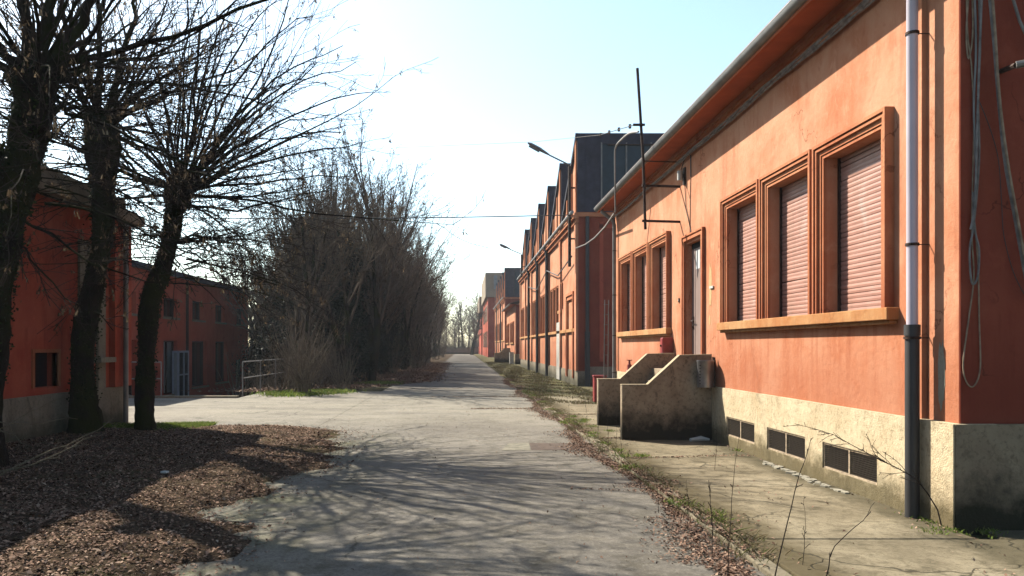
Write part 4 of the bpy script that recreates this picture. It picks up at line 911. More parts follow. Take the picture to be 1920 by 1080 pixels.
# tree C: the right-hand one of the three
YC = 14.2
near_tree('pollarded_tree', 'rightmost near pollarded tree with a leaning black trunk beside the green grass', P(272, 812, YC)[:2] + (0.02,),
    [P(272, 818, YC), P(272, 760, YC), P(274, 690, YC), P(277, 620, YC), P(283, 560, YC), P(303, 505, YC), P(318, 450, YC), P(328, 400, YC), P(335, 365, YC), P(338, 335, YC)],
    [.25, .19, .175, .18, .21, .18, .17, .19, .27, .12],
    [([P(345, 370, YC), P(400, 330, YC - .3), P(470, 300, YC - .6), P(560, 250, YC - .8), P(640, 240, YC - 1)], .05, .012),
     ([P(340, 350, YC), P(360, 250, YC), P(370, 150, YC), P(378, 40, YC)], .045, .012),
     ([P(330, 350, YC), P(320, 260, YC), P(300, 150, YC + .5), P(290, 30, YC + .5)], .04, .012),
     ([P(345, 360, YC), P(420, 250, YC), P(500, 180, YC), P(600, 120, YC)], .042, .010),
     ([P(345, 380, YC), P(420, 400, YC - .4), P(500, 380, YC - .8), P(620, 360, YC - 1)], .035, .008),
     ([P(325, 460, YC), P(380, 440, YC - .3), P(430, 450, YC - .6), P(520, 420, YC - 1)], .028, .007),
     ([P(325, 460, YC), P(370, 480, YC - .3), P(430, 510, YC - .6), P(520, 530, YC - 1)], .022, .006),
     ([P(325, 470, YC), P(290, 430, YC), P(230, 390, YC), P(130, 350, YC)], .028, .007)]
    + [([P(340, 360, YC), P(340 + .35 * dx_, 360 - .55 * dy_, YC - .3), P(340 + .7 * dx_, 360 - .88 * dy_, YC - dd_), P(340 + dx_, 360 - dy_, YC - dd_ * 1.4)], .034, .008)
       for dx_, dy_, dd_ in ((365, 190, .4), (340, 90, .9), (300, 270, .2), (240, 330, -.5), (180, 360, .3), (120, 380, -.6), (60, 370, .5), (320, 30, -.6), (290, 150, -1), (210, 210, .8), (250, 110, .4), (330, 240, -.9), (-90, 300, .4), (-150, 230, -.5), (-180, 120, .4))]
    + [([P(328, 455, YC), P(328 + .4 * dx_, 455 - .1 * dy_ - 12, YC - .3), P(328 + dx_, 455 - dy_, YC - dd_)], .020, .006)
       for dx_, dy_, dd_ in ((200, 60, .6), (230, 20, -.5), (190, -30, .8), (150, -70, .5), (220, -10, -1), (120, -90, -.4), (-120, 40, .4), (-160, -20, -.4))],
    34, P(336, 360, YC), 3, (-.35, .93), (2.4, 4.9), 3200, 14)
# tree B: the middle one
YB_ = 13.4
near_tree('pollarded_tree', 'middle near pollarded tree with a knobbly trunk and a wide dark base', P(158, 830, YB_)[:2] + (0.02,),
    [P(158, 840, YB_), P(158, 780, YB_), P(155, 720, YB_), P(158, 640, YB_), P(175, 540, YB_), P(192, 440, YB_), P(193, 350, YB_), P(192, 280, YB_), P(190, 235, YB_), P(190, 205, YB_)],
    [.36, .30, .21, .22, .20, .18, .23, .31, .30, .13],
    [([P(185, 230, YB_), P(182, 130, YB_), P(190, 40, YB_), P(195, -60, YB_)], .075, .03),
     ([P(205, 240, YB_), P(215, 160, YB_), P(240, 80, YB_), P(255, 10, YB_), P(262, -60, YB_)], .08, .03),
     ([P(180, 240, YB_), P(150, 180, YB_), P(120, 130, YB_), P(60, 90, YB_)], .06, .02),
     ([P(210, 235, YB_), P(270, 200, YB_ - .5), P(350, 170, YB_ - 1), P(470, 150, YB_ - 1.4)], .04, .012),
     ([P(210, 250, YB_), P(290, 280, YB_ - .5), P(380, 330, YB_ - 1), P(470, 345, YB_ - 1.4)], .035, .010),
     ([P(210, 270, YB_), P(260, 330, YB_ + .4), P(300, 385, YB_ + .8)], .035, .015)],
    30, P(190, 235, YB_), 5, (0, .98), (2.4, 4.4), 3200, 16)
# tree A: the nearest, on the left edge
YA_ = 9.6
near_tree('pollarded_tree', 'nearest tree at the left edge with a massive knob and thick upright limbs', P(-25, 900, YA_)[:2] + (0.02,),
    [P(-30, 900, YA_), P(-28, 780, YA_), P(-12, 640, YA_), P(2, 520, YA_), P(18, 420, YA_), P(28, 340, YA_), P(50, 270, YA_), P(62, 200, YA_), P(66, 150, YA_), P(68, 118, YA_)],
    [.30, .22, .19, .18, .20, .27, .24, .25, .32, .13],
    [([P(60, 150, YA_), P(45, 60, YA_), P(50, -60, YA_)], .075, .045), ([P(30, 150, YA_), P(5, 100, YA_), P(-30, 40, YA_)], .07, .03),
     ([P(60, 150, YA_), P(75, 70, YA_), P(100, -40, YA_)], .11, .07), ([P(80, 145, YA_), P(135, 80, YA_), P(190, -10, YA_), P(230, -90, YA_)], .09, .04),
     ([P(80, 150, YA_), P(150, 110, YA_ - .3), P(250, 100, YA_ - .7), P(370, 50, YA_ - 1), P(520, -10, YA_ - 1.3)], .06, .018),
     ([P(30, 160, YA_), P(10, 130, YA_), P(-60, 125, YA_)], .05, .02),
     ([P(90, 180, YA_), P(160, 220, YA_ - .4), P(300, 290, YA_ - .9), P(440, 330, YA_ - 1.2)], .032, .010),
     ([P(20, 330, YA_), P(-10, 290, YA_), P(-60, 240, YA_)], .17, .14),
     ([P(10, 400, YA_), P(70, 430, YA_ - .3), P(150, 480, YA_ - .5), P(260, 530, YA_ - .8), P(400, 545, YA_ - 1)], .022, .007),
     ([P(10, 440, YA_), P(60, 480, YA_ - .3), P(120, 560, YA_ - .5), P(210, 620, YA_ - .7)], .018, .006)],
    24, P(66, 150, YA_), 9, (-.05, .95), (2.4, 4.2), 3200, 20)
# a further tree of the line beside the camera, out of the frame to the left: its shadow and twigs reach the road
near_tree('pollarded_tree', 'pollarded tree beside the camera whose twigs cross the left edge', (-5.6, 5.4, .02),
    [(-5.6, 5.4, 0), (-5.6, 5.4, 1.5), (-5.55, 5.4, 3), (-5.5, 5.4, 4.3), (-5.5, 5.4, 4.9)], [.3, .21, .19, .27, .13],
    [([(-5.5, 5.4, 4.7), (-5, 5.8, 6.2), (-4.8, 6, 8)], .07, .03), ([(-5.5, 5.4, 4.7), (-6, 5, 6.2), (-6.6, 5, 8)], .07, .03), ([(-5.5, 5.4, 4.7), (-5.2, 4.4, 6), (-4.5, 3.8, 7.4)], .06, .03)],
    16, (-5.5, 5.4, 4.7), 12, (.3, .98), (2.4, 3.6), 600, 0, nlev=(7, 4))

# pale broken twigs in the left foreground
def twiggy(name, pts_list, label, mat, loc, k=6, lf=.3, r0=.014, jit=.012):
    t = thing(name, loc, label, 'branch'); A = []
    for pts in pts_list:
        pts = np.array(pts, float); n = len(pts); ti = np.linspace(0, n - 1, 10)
        Pn = np.stack([np.interp(ti, np.arange(n), pts[:, c]) for c in range(3)], 1); Pn[1:-1] = (Pn[:-2] + 2 * Pn[1:-1] + Pn[2:]) / 4
        Pn[1:] += rng.normal(size=(9, 3)) * jit
        A.append((Pn, np.linspace(r0, r0 * .35, 10), np.linalg.norm(pts[-1] - pts[0])))
    P1 = np.stack([a[0] for a in A]); R1_ = np.stack([a[1] for a in A]); L1_ = np.array([a[2] for a in A])
    P2, R2_, L2_ = spawn(P1, R1_, L1_, k, .2, .6, lf, 5, .6, .02, .15, .003, lmin=.2)
    P3, R3_, _ = spawn(P2, R2_, L2_, 3, .2, .6, .5, 4, .7, .02, .15, .0025)
    l0 = np.array(loc); V, Fq = tubes([(P1 - l0, R1_, 6)]); np_obj('stem', V, Fq, mat, t, True)
    V, Fq = tubes([(P2 - l0, R2_, 4), (P3 - l0, R3_, 3)]); np_obj('twigs', V, Fq, mat, t, True)['kind'] = 'stuff'
    return t
YT = 6.6
twiggy('bare_branch', [[P(-80, 930, YT), P(0, 885, YT), P(90, 850, YT + .3), P(150, 825, YT + .6), P(215, 785, YT + 1)], [P(-40, 895, YT), P(60, 870, YT), P(140, 832, YT + .4), P(190, 815, YT + .6)]],
       'pale broken branch slanting up over the leaves in the lower left corner', PALETWIG, P(0, 885, YT), 4, .22, .010)
twiggy('bare_branch', [[P(-60, 830, 7.4), P(10, 800, 7.4), P(50, 775, 7.5), P(120, 745, 7.6)], [P(-60, 780, 7.4), P(0, 800, 7.4), P(40, 830, 7.3), P(60, 845, 7.2)], [P(-60, 792, 8), P(50, 795, 8), P(150, 785, 8.2)]],
       'curled pale twigs in front of the plinth at the left edge', PALETWIG, P(0, 800, 7.4), 4, .25, .008)

# the row of trees on the left and the shrubs under it
def row_variant(seed, H=10.0, stems=1, spread=1.12, dens=(52, 11, 7)):
    global rng
    rng = np.random.default_rng(seed)
    p = np.zeros((stems, 3)); p[:, :2] = rng.normal(size=(stems, 2)) * (.12 if stems > 1 else 0)
    d = norm(np.stack([rng.normal(size=stems) * .05 * stems ** .5, rng.normal(size=stems) * .05 * stems ** .5, np.ones(stems)], 1))
    P0, R0, L0 = grow(p, d, np.full(stems, H) * rng.uniform(.50, .62, stems), np.full(stems, .19 / stems ** .4), 12, .02, .05, .05, .6)
    P1, R1_, L1_ = spawn(P0, R0, np.full(stems, H * .62), 20 // stems + 2, .28, .52, 1.0, 11, .55, .05, .06, .014, lmin=.55, angv=.35)
    P2, R2_, L2_ = spawn(P1, R1_, L1_, 11, .12, .55, .42, 7, .55, .05, .12, .0085, lmin=.35)
    P3, R3_, L3_ = spawn(P2, R2_, L2_, 8, .12, .60, .45, 5, .65, .03, .15, .0062, lmin=.4)
    P4, R4_, L4_ = spawn(P3, R3_, L3_, 2, .2, .6, .5, 3, .8, .02, .15, .0050, lmin=.4)
    VT = tubes([(P0, R0, 9)]); VC = tubes([(P1, R1_, 5), (P2, R2_, 3), (P3, R3_, 3), (P4, R4_, 3)])
    e = np.concatenate([P3[:, -1], P3[:, 2]]); SEEDS.append(e[rng.integers(0, len(e), 900)])
    return VT, VC
SEEDS = []
VAR = []
for s_, H, st in ((21, 12.4, 1), (22, 13.6, 2), (23, 12.2, 3), (24, 13.8, 1)):
    VT, VC = row_variant(s_, H, st); VAR.append((VT, VC))
protos = {}
def row_tree(i, x, y, sc_, rz, label, group='bare trees in the row on the left'):
    t = thing('bare_tree', (x, y, gz(x, y)), label, 'tree', group); t.rotation_euler.z = rz; t.scale = (sc_, sc_, sc_ * random.uniform(.95, 1.08))
    if i not in protos:
        (v, f), (v2, f2) = VAR[i]; a = np_obj('trunk', v, f, BARK, t, True); b = np_obj('crown', v2, f2, ROWTWIG, t, True); b['kind'] = 'stuff'; protos[i] = (a, b)
        if i < 4: protos[i] += (hang_quads('seed_clusters', SEEDS[i], .020, .075, SEED, t),)
    else:
        for q in protos[i]: c = q.copy(); C.objects.link(c); c.parent = t
    return t
row_tree(2, -6.1, 29.8, .92, .4, 'nearest bare tree of the left row, many-stemmed, beside the pipe railing', None)
row_tree(1, -4.9, 32.5, 1.0, 1.7, 'tallest front bare tree of the left row with fine upright twigs', None)
row_tree(0, -6.9, 31.8, .80, 2.9, 'bare tree of the left row standing just behind the pipe railing', None)
ORD = ['third', 'fourth', 'fifth', 'sixth', 'seventh', 'eighth', 'ninth']
yy = 35.6; k = 0
while yy < 150:
    lb = 'bare tree in the dense dark row left of the road'
    row_tree(k % 4, -4.5 + random.uniform(-.4, .3), yy, random.uniform(.94, 1.08), random.uniform(0, 6.28), '%s bare tree of the left row along the road, counted from the side road' % ORD[k] if k < 7 else lb + ', far down it')
    if yy < 95: row_tree((k + 2) % 4, -7.6 + random.uniform(-.8, .8), yy + 1.6, random.uniform(.95, 1.12), random.uniform(0, 6.28), 'bare tree in the second line, behind the roadside trees of the left row')
    yy += 3.0 if yy < 80 else 5.0; k += 1
# dark evergreens and ivy-clad stems inside the row
def evergreen(seed, H, rad, n, kind):
    r_ = np.random.default_rng(seed); nc = 420
    h = r_.uniform(0.02, 1, nc) ** (1.25 if kind == 'cone' else 1.0)
    prof = ((1 - h) ** .8 * rad + .12) if kind == 'cone' else rad * (.75 + .35 * np.sin(h * 9 + seed)) * np.sqrt(np.clip(1.02 - h ** 4, 0, 1))
    a = r_.uniform(0, 6.28, nc); q = prof * r_.uniform(.25, 1.12, nc)
    cc = np.stack([np.cos(a) * q, np.sin(a) * q, .3 + h * (H - .3)], 1); cs_ = r_.uniform(.10, .30, nc)
    w_ = r_.integers(0, nc, n); c = cc[w_] + r_.normal(size=(n, 3)) * cs_[w_][:, None] * [1.1, 1.1, .7]
    s_ = r_.uniform(.03, .08, (n, 1)); u = norm(r_.normal(size=(n, 3))) * s_; v = norm(np.cross(u, r_.normal(size=(n, 3)))) * s_ * .6
    V = np.stack([c - u, c - v * .8, c + u, c + v], 1).reshape(-1, 3)
    return V, np.arange(n * 4).reshape(n, 4)
EV = [evergreen(31, 8.6, 2.6, 26000, 'cone'), evergreen(32, 6.2, .95, 22000, 'ivy')]
evp = {}
def ev_tree(i, x, y, s_, label, grp='dark evergreens in the left row'):
    t = thing('evergreen_tree', (x, y, gz(x, y)), label, 'tree', grp); t.scale = (s_, s_, s_); t.rotation_euler.z = random.uniform(0, 6)
    if i not in evp:
        a = MB().tube([(0, 0, 0), (0, 0, 4), (.05, 0, 8)], [.16, .12, .03], 8); a = a.build('trunk', BARK, None, True); a.parent = t
        b = np_obj('crown', EV[i][0], EV[i][1], EVERG, t); b['kind'] = 'stuff'; evp[i] = (a, b)
    else:
        for q in evp[i]: c = q.copy(); C.objects.link(c); c.parent = t
row_tree(3, -9.7, 38.0, .80, 2.2, 'low bare tree in the yard between the red workshop and the dark evergreen', None)
row_tree(2, -10.7, 42.0, .80, .7, 'bare tree in the yard close to the far corner of the red workshop', None)
ev_tree(0, -9.9, 40.5, .78, 'small dark evergreen in the yard beside the red workshop', None)
ev_tree(0, -7.6, 37.0, 1.08, 'broad dark evergreen behind the pipe railing at the front of the left row', None)
row_tree(1, -13.0, 47.5, .85, 2.0, 'bare tree rising behind the far corner of the red workshop', None)
row_tree(3, -11.3, 50.5, .9, 1.0, 'bare tree between the far evergreen and the left row', None)
ev_tree(0, -12.2, 46.5, .72, 'dark evergreen rising behind the far corner of the red workshop', None)
for q, (x, y, s_) in enumerate(((-5.3, 35.4, 1.0), (-6.4, 38.0, 1.15), (-4.9, 41.0, 1.0), (-6.0, 45, 1.2), (-4.8, 49.5, 1.05))):
    ev_tree(1, x, y, s_, '%s ivy-clad dark stem inside the left row, counted from the side road' % ('first', 'second', 'third', 'fourth', 'fifth')[q])
for x, y, s_ in ((-9.8, 43, .9), (-9.6, 51, 1.0), (-8.2, 60, .9), (-9.5, 70, 1.0), (-7.5, 82, .9)):
    ev_tree(0, x, y, s_, 'dark evergreen half hidden inside the row of bare trees')
def shrub_variant(seed, n=20, H=2.2, lean=.45):
    global rng
    rng = np.random.default_rng(seed)
    p = rng.normal(size=(n, 3)) * [.18, .18, 0]; d = norm(np.stack([rng.normal(size=n) * lean, rng.normal(size=n) * lean, np.ones(n)], 1))
    P1, R1_, L1_ = grow(p, d, rng.uniform(.5, 1, n) * H, rng.uniform(.012, .028, n), 8, .02, .12, .006)
    P2, R2_, L2_ = spawn(P1, R1_, L1_, 8, .15, .7, .42, 5, .5, .03, .2, .0055)
    P3, R3_, _ = spawn(P2, R2_, L2_, 5, .15, .7, .5, 4, .7, .02, .2, .0045)
    return tubes([(P1, R1_, 5)]), tubes([(P2, R2_, 3), (P3, R3_, 3)])
SH = [shrub_variant(41), shrub_variant(42, 26, 2.9, .35), shrub_variant(43, 16, 1.5, .8)]; shp = {}
def shrub(i, x, y, s_, label, grp='bare shrubs under the left row'):
    t = thing('bare_shrub', (x, y, gz(x, y)), label, 'shrub', grp); t.scale = (s_, s_, s_); t.rotation_euler.z = random.uniform(0, 6)
    if i not in shp:
        a = np_obj('stems', *SH[i][0], PALETWIG if i != 2 else ROWTWIG, t, True); b = np_obj('twigs', *SH[i][1], ROWTWIG, t, True); b['kind'] = 'stuff'; a['kind'] = 'stuff'; shp[i] = (a, b)
    else:
        for q in shp[i]: c = q.copy(); C.objects.link(c); c.parent = t
shrub(1, -5.35, 25.6, 1.05, 'pale stemmed bare shrub rising from bright grass beside the pipe railing', None)
shrub(0, -4.4, 28.3, .9, 'low bare shrub right of the pale stemmed one', None)
for x, y in ((-7.8, 27.2), (-8.2, 29.5), (-8.0, 32), (-8.8, 34.5), (-9.0, 38), (-7.9, 36.5), (-10, 41), (-5.9, 27.5), (-6.5, 26.8), (-6.2, 29.5), (-5.2, 30.4), (-6.3, 33), (-6.9, 30.4), (-6.9, 36), (-4.9, 31.8), (-5.6, 35), (-6.0, 39), (-3.9, 46), (-6, 44), (-3.5, 57), (-3.4, 63), (-3.2, 75), (-3.2, 94), (-3.1, 118)):
    shrub(random.choice((0, 1, 2)), x + random.uniform(-.3, .3), y + random.uniform(-.5, .5), random.uniform(.8, 1.25) * (1.0 if y < 50 else 1.4), 'tangled bare shrub below the left row of trees')
for k in range(16):
    shrub(k % 2, -13 + k * 1.15 + random.uniform(-.4, .4), random.uniform(168, 182), random.uniform(1.6, 2.6), 'low bare thicket closing the far end of the road', 'thickets at the far end of the road')
# trees at the far end of the road
def far_tree(i, x, y, s_, label, grp='far trees closing the road'): t = row_tree(i, x, y, s_, random.uniform(0, 6), label, grp); return t
def far_variant(seed):
    global rng
    rng = np.random.default_rng(seed)
    P0, R0, L0 = grow(np.zeros((1, 3)), np.array([[0.03, 0, 1.]]), np.array([10.5]), np.array([.26]), 12, .03, .03, .03)
    P1, R1_, L1_ = spawn(P0, R0, L0, 46, .2, .85, .42, 8, .4, .07, .10, .03, t1=.97, lmin=.55, angv=.2)
    P2, R2_, L2_ = spawn(P1, R1_, L1_, 9, .12, .70, .42, 5, .6, .05, .16, .024, lmin=.4)
    P3, R3_, L3_ = spawn(P2, R2_, L2_, 5, .15, .65, .50, 4, .8, .03, .18, .02, lmin=.4)
    return tubes([(P0, R0, 9)]), tubes([(P1, R1_, 4), (P2, R2_, 3), (P3, R3_, 3)])
VAR += [far_variant(55), far_variant(56)]
t = row_tree(4, 1.7, 150, 1.25, 1.0, 'lone bare tree with a dark trunk at the far end of the road', None); t.scale = (1.5, 1.5, 1.12)
for k, (x, y) in enumerate(((-8, 175), (-4, 182), (-1, 190), (3, 186), (6, 192), (-6, 200), (4, 205), (-2, 210), (8, 210), (0, 176), (-11, 190), (1.5, 215), (-9, 220))):
    far_tree(4 + k % 2, x, y, random.uniform(.8, 1.1), 'one of the hazy bare trees closing the far end of the road')
m = MB().box(-12, 3.3, 165, 165.4, 0, 1.3); tag(m.build('far_wall', GREYPL), 'low hazy wall across the far end of the road', 'wall')

# ------------------------------------------------------------------ GROUND COVER
def leaves(name, x, y, z, size, mat, label, cat, tilt=.45):
    n = len(x); c = np.stack([x, y, z], 1); a = rng.uniform(0, 6.28, n)
    nrm = norm(np.stack([rng.normal(size=n) * tilt, rng.normal(size=n) * tilt, np.ones(n)], 1))
    u = norm(np.cross(nrm, np.stack([np.cos(a), np.sin(a), 0 * a], 1))); v = np.cross(nrm, u)
    s_ = (size * rng.uniform(.4, 1.3, n))[:, None]
    cup = nrm * s_ * rng.uniform(-.1, .45, (n, 1))
    V = np.stack([c - u * s_, c - v * s_ * .55 + cup, c + u * s_ , c + v * s_ * .55 + cup], 1)
    V[:, :, 2] += s_ * .35
    o = np_obj(name, V.reshape(-1, 3), np.arange(n * 4).reshape(n, 4), mat); return tag(o, label, cat, kind='stuff')
rng = np.random.default_rng(77)
n = 170000; x = rng.uniform(-10, -1.5, n); y = 4.4 + rng.uniform(0, 1, n) ** 1.25 * 11.4; d = bed_h(x, y)
clump = np.sin(x * 3.1 + 1.3 * np.sin(y * 2.2)) * np.sin(y * 2.7 + 1.1 * np.sin(x * 1.9)) + .6 * np.sin(x * 7 + y * 5) * np.sin(y * 8.3 - x * 3)
keep = (d > -.03) & (rng.uniform(0, 1, n) < np.clip(.22 + d * .45 + clump * .42, 0.02, 1)); keep |= (rng.uniform(0, 1, n) < .26 * np.exp(np.minimum(d, 0) / .22)) | ((rng.uniform(0, 1, n) < .012) & (d > -1.3))
x, y, d = x[keep], y[keep], d[keep]
z = np.where(d > 0, .012 + .10 * (1 - np.exp(-np.maximum(d, 0) / .7)) + (.03 * np.sin(x * 2.3 + y) * np.sin(y * 1.7)) * np.clip(d, 0, 1), .006)
leaves('leaf_litter', x, y, z, .017, LEAF, 'dry brown fallen leaves covering the bed around the near trees', 'leaves', .28)
k_ = rng.uniform(0, 1, len(x)) < .06
leaves('leaf_litter', x[k_], y[k_], z[k_] + .006, .027, LEAF, 'larger curled dead leaves lying on top of the bed', 'leaves', .5)
q_ = rng.choice(len(x), 700); p_ = np.stack([x[q_], y[q_], z[q_] + .012], 1); a_ = rng.uniform(0, 6.28, 700)
P_t, R_t, _ = grow(p_, np.stack([np.cos(a_), np.sin(a_), .03 * rng.normal(size=700)], 1), rng.uniform(.06, .45, 700), rng.uniform(.002, .005, 700), 4, 0, .12, .002)
o = np_obj('fallen_twigs', *tubes([(P_t, R_t, 4)]), PALETWIG, None, True); tag(o, 'small dry twigs strewn over the brown leaves', 'twigs', kind='stuff')
# along the right kerb
n = 36000; y = 4.5 + rng.uniform(0, 1, n) ** 1.6 * 34; x = 2.02 + rng.normal(size=n) * (.07 + .10 * (np.sin(y * 1.7) * np.sin(y * .63 + 1) > .15)) + .12 * np.sin(y * .9)
leaves('leaf_litter', x, y, np.where(x > 2.12, .05, .01), .016, LEAF, 'dry leaves gathered along the right kerb', 'leaves')
n = 9000; y = 5 + rng.uniform(0, 1, n) * 22; x = rng.uniform(2.3, 4.15, n); kk = rng.uniform(0, 1, n) < np.clip(.03 + .25 * (np.sin(x * 5 + y) * np.sin(y * 2.1) > .6) + .4 * (x > 4.02), 0, 1)
leaves('leaf_litter', x[kk], y[kk], np.full(kk.sum(), .05), .016, LEAF, 'scattered leaves and grit on the concrete slabs', 'leaves')
n = 40000; y = 27 + rng.uniform(0, 1, n) ** 1.4 * 50; x = -5.2 + np.minimum(3.5, np.maximum(y - 27.5, 0) * .43) - rng.exponential(.9, n) + rng.normal(size=n) * .35
leaves('leaf_litter', x, y, np.full(n, .016), .045, LEAF, 'fallen leaves along the edge of the far row of trees', 'leaves')
n = 1500; x = rng.uniform(-3, 2, n); y = 5 + rng.uniform(0, 1, n) ** 1.3 * 40
leaves('leaf_litter', x, y, np.full(n, .008), .014, LEAF, 'single dry leaves and crumbs strewn over the road', 'leaves')
def blades(name, x, y, z, h, mat, label, lean=.5, wd=.006):
    n = len(x); a = rng.uniform(0, 6.28, n); hh = h * rng.uniform(.4, 1.2, n)
    wv = np.stack([np.cos(a), np.sin(a), 0 * a], 1) * wd * rng.uniform(.6, 1.5, (n, 1)); ln = np.stack([rng.normal(size=n) * lean, rng.normal(size=n) * lean, np.ones(n)], 1) * hh[:, None]
    b = np.stack([x, y, z], 1); md = b + ln * .5; tp = b + ln * [1.25, 1.25, .9]
    V = np.stack([b - wv, b + wv, md + wv * .7, tp, md - wv * .7], 1).reshape(-1, 3)
    o = np_obj(name, V, np.arange(n * 5).reshape(n, 5), mat); return tag(o, label, 'grass', kind='stuff')
n = 15000; x = rng.uniform(-7.6, -4.9, n); y = rng.normal(15.0, .30, n); k_ = bed_h(x, y) > .0; x, y = x[k_], y[k_]
blades('grass', x, y, np.full(len(x), .05), .085, GRASS, 'bright green grass round the foot of the rightmost near tree')
def tufts(cs, per, sig, h, mat, name, label, wd=.006, z=.03):
    c = np.repeat(np.array(cs), per, 0); n = len(c)
    return blades(name, c[:, 0] + rng.normal(size=n) * sig, c[:, 1] + rng.normal(size=n) * sig * 1.6, np.full(n, z), h, mat, label, .5, wd)
cs = [(2.22 + rng.normal() * .08, y_) for y_ in 5.6 + rng.uniform(0, 1, 26) ** 1.1 * 22] + [(2.35, 7.2), (2.2, 7.6), (2.55, 11.0), (2.7, 14.2), (2.5, 15.0), (2.45, 16), (2.6, 16.4)]
tufts(cs, 85, .06, .045, GRASS, 'grass', 'small green weed tufts in the right kerb line', z=.04)
cs = [(4.14, y_) for y_ in (6.9, 7.1, 11.6)] + [(3.95, 6.5), (4.4, 6.5), (4.9, 6.52), (5.4, 6.52), (4.15, 6.55)] + [(2.9, 13.2)]
tufts(cs, 80, .05, .05, GRASS, 'grass', 'green weeds along the foot of the pale plinth', z=.03)
n = 30000; y = 21 + rng.uniform(0, 1, n) ** 1.6 * 60; x = rng.uniform(2.25, 4.5, n); k_ = (np.sin(x * 4 + y * .9) * np.sin(y * 1.3) + rng.normal(size=n) * .3) > -.1; x, y = x[k_], y[k_]
blades('grass', x, y, np.full(len(x), .015), .08, DRYGRASS, 'dry yellow green grass on the verge in front of the sawtooth hall', wd=.012)
n = 6000; c = np.array([(-5.5, 25.4), (-5.9, 26), (-4.7, 26.8), (-3.5, 33), (-5.0, 26.3)])[rng.integers(0, 5, n)]
blades('grass', c[:, 0] + rng.normal(size=n) * .4, c[:, 1] + rng.normal(size=n) * .5, np.full(n, .02), .12, GRASS, 'bright green grass below the shrub by the railing', wd=.014)
n = 9000; y = 5 + rng.uniform(0, 1, n) ** 1.3 * 24; x = 2.2 + rng.normal(size=n) * .09 + .05 * np.sin(y * 2.1); k_ = np.sin(y * 3.3) * np.sin(y * 1.1 + 2) + rng.normal(size=n) * .5 > .0; x, y = x[k_], y[k_]
blades('grass', x, y, np.full(len(x), .03), .07, DRYGRASS, 'thin straw coloured grass growing along the right kerb', .8, .0035)
LN = ['just past the crossing', 'right of the crossing', 'by the far shrubs', 'well down the row', 'nearest the camera', 'at the near side of the steps', 'at the far side of the steps', 'below the shuttered windows', 'beyond the steps']
for (xa, xb, ya_, dn) in ((-1.0, 2.2, 24.6, 900), (.2, 2.0, 19.8, 700), (-3, 1.5, 29.5, 900), (-2.5, 1.8, 38, 900), (1.2, 4.1, 8.6, 300), (2.3, 4.1, 13.2, 350), (2.3, 4.1, 15.5, 300), (2.3, 4.1, 10.9, 300), (2.3, 4.1, 17.8, 300)):
    x = rng.uniform(xa, xb, dn); y = ya_ + .10 * np.sin(x * 2) + rng.normal(size=dn) * (.03 if ya_ < 18 else .09)
    leaves('leaf_litter', x, y, np.full(dn, .048 if xa > 2 else .008), .016, LEAF, 'crumbs of leaves in a %s %s' % ('joint between the concrete slabs,' if xa > 1 and xb > 3 else 'line across the road,', LN.pop(0)), 'leaves')
# dry weed stalks standing along the kerb
def weed(pts, label, kk=5, r0=.0045, seed=0):
    global rng
    rng = np.random.default_rng(100 + seed)
    t = twiggy('dry_weed', [pts], label, TWIG, pts[0], kk, .14, r0 * .8, .003); t['category'] = 'weed'; return t
def G(px, py): Y = F * 1.555 / (py - HY); return P(px, py, Y)
def stalk(px0, py0, px1, py1): a = G(px0, py0); b = P(px1, py1, a[1]); m_ = [(a[i] * .5 + b[i] * .5) + (0.015 if i == 0 else 0) for i in range(3)]; return [a, m_, b]
weed([P(1452, 1085, 5.2), P(1475, 980, 5.25), P(1500, 890, 5.3), P(1522, 822, 5.35)], 'tall leaning dry stalk in front of the plinth, reaching the third vent', 3, .006, 1)
weed([P(1364, 1085, 5.2), P(1368, 1000, 5.25), P(1374, 900, 5.3), P(1385, 815, 5.35)], 'thin upright dry stalk left of the tall leaning one', 2, .004, 2)
weed([P(1548, 1085, 5.1), P(1562, 1020, 5.1), P(1620, 975, 5.2), P(1640, 940, 5.3)], 'short bent dry stalk at the bottom edge', 3, .005, 3)
weed(stalk(1335, 1040, 1328, 900), 'bushy dry stalk by the kerb, left of the thin upright one', 14, .005, 4)
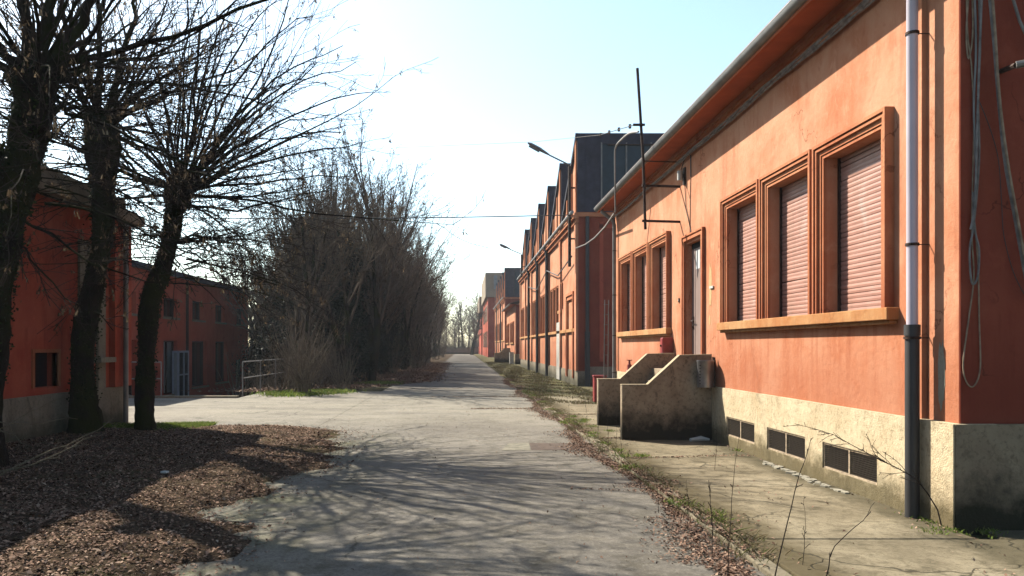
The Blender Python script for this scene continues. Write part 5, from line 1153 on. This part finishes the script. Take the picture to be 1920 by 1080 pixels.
for i, (a, b, c, d) in enumerate(((1505, 1060, 1508, 930), (1340, 800 + 80, 1343, 800), (1290, 990, 1286, 900), (1100, 800, 1096, 740), (1120, 820, 1124, 755), (1140, 850, 1137, 765), (1152, 862, 1156, 780), (1068, 790, 1062, 735), (1235, 960, 1229, 900), (1165, 880, 1162, 800))):
    weed(stalk(a, b, c, d), 'one of the thin dry stalks standing along the right kerb', 6, .003, 10 + i)['group'] = 'thin dry stalks along the right kerb'
# arching bramble at the corner
twiggy('arching_twig', [[P(1765, 985, 6.35), P(1755, 940, 6.35), P(1720, 895, 6.4), P(1660, 868, 6.5), P(1600, 835, 6.7), P(1550, 808, 6.9), P(1490, 795, 7.1)]], 'bare twig arching from the building corner in front of the black pipe', TWIG, P(1765, 985, 6.35), 26, .22, .006, .006)
# crumbled plaster at the foot of the wall and small litter
m = MB()
for k in range(70):
    y = random.uniform(8.2, 10.4); x = W - .12 - abs(random.gauss(0, .05)); s_ = random.uniform(.01, .045)
    m.prism([(x + s_ * math.cos(a) * random.uniform(.6, 1.2), y + s_ * 1.8 * math.sin(a) * random.uniform(.6, 1.2)) for a in np.linspace(0, 5.2, 6)], 'z', .04, .05 + s_ * .3)
o = m.build('plaster_rubble', PATCH); tag(o, 'pale crumbled plaster lying along the foot of the plinth', 'rubble', kind='stuff')
tag(MB().tube([(3.75, 12.75, .06), (3.95, 12.82, .075), (4.08, 12.8, .06)], [.03, .045, .02], 7).build('crumpled_litter', PAPER, None, True), 'crumpled white litter at the foot of the concrete steps', 'litter')
tag(MB().prism([(-3.52, 9.0), (-3.45, 8.98), (-3.43, 9.03), (-3.49, 9.05)], 'z', .13, .15).build('crumpled_litter', PAPER, None), 'small white scrap lying on the brown leaves', 'litter')

# ------------------------------------------------------------------ HAZE
hz = bpy.data.materials.new('haze_air'); hz.use_nodes = True; n_ = hz.node_tree.nodes; n_.clear()
ho = n_.new('ShaderNodeOutputMaterial'); pvn = n_.new('ShaderNodeVolumePrincipled')
pvn.inputs['Color'].default_value = (.88, .93, 1, 1); pvn.inputs['Density'].default_value = 0.0004; pvn.inputs['Anisotropy'].default_value = 0.0
hz.node_tree.links.new(pvn.outputs[0], ho.inputs['Volume'])
o = MB().box(-320, 320, -40, 420, -2.6, 22).build('haze', hz); tag(o, kind='stuff')
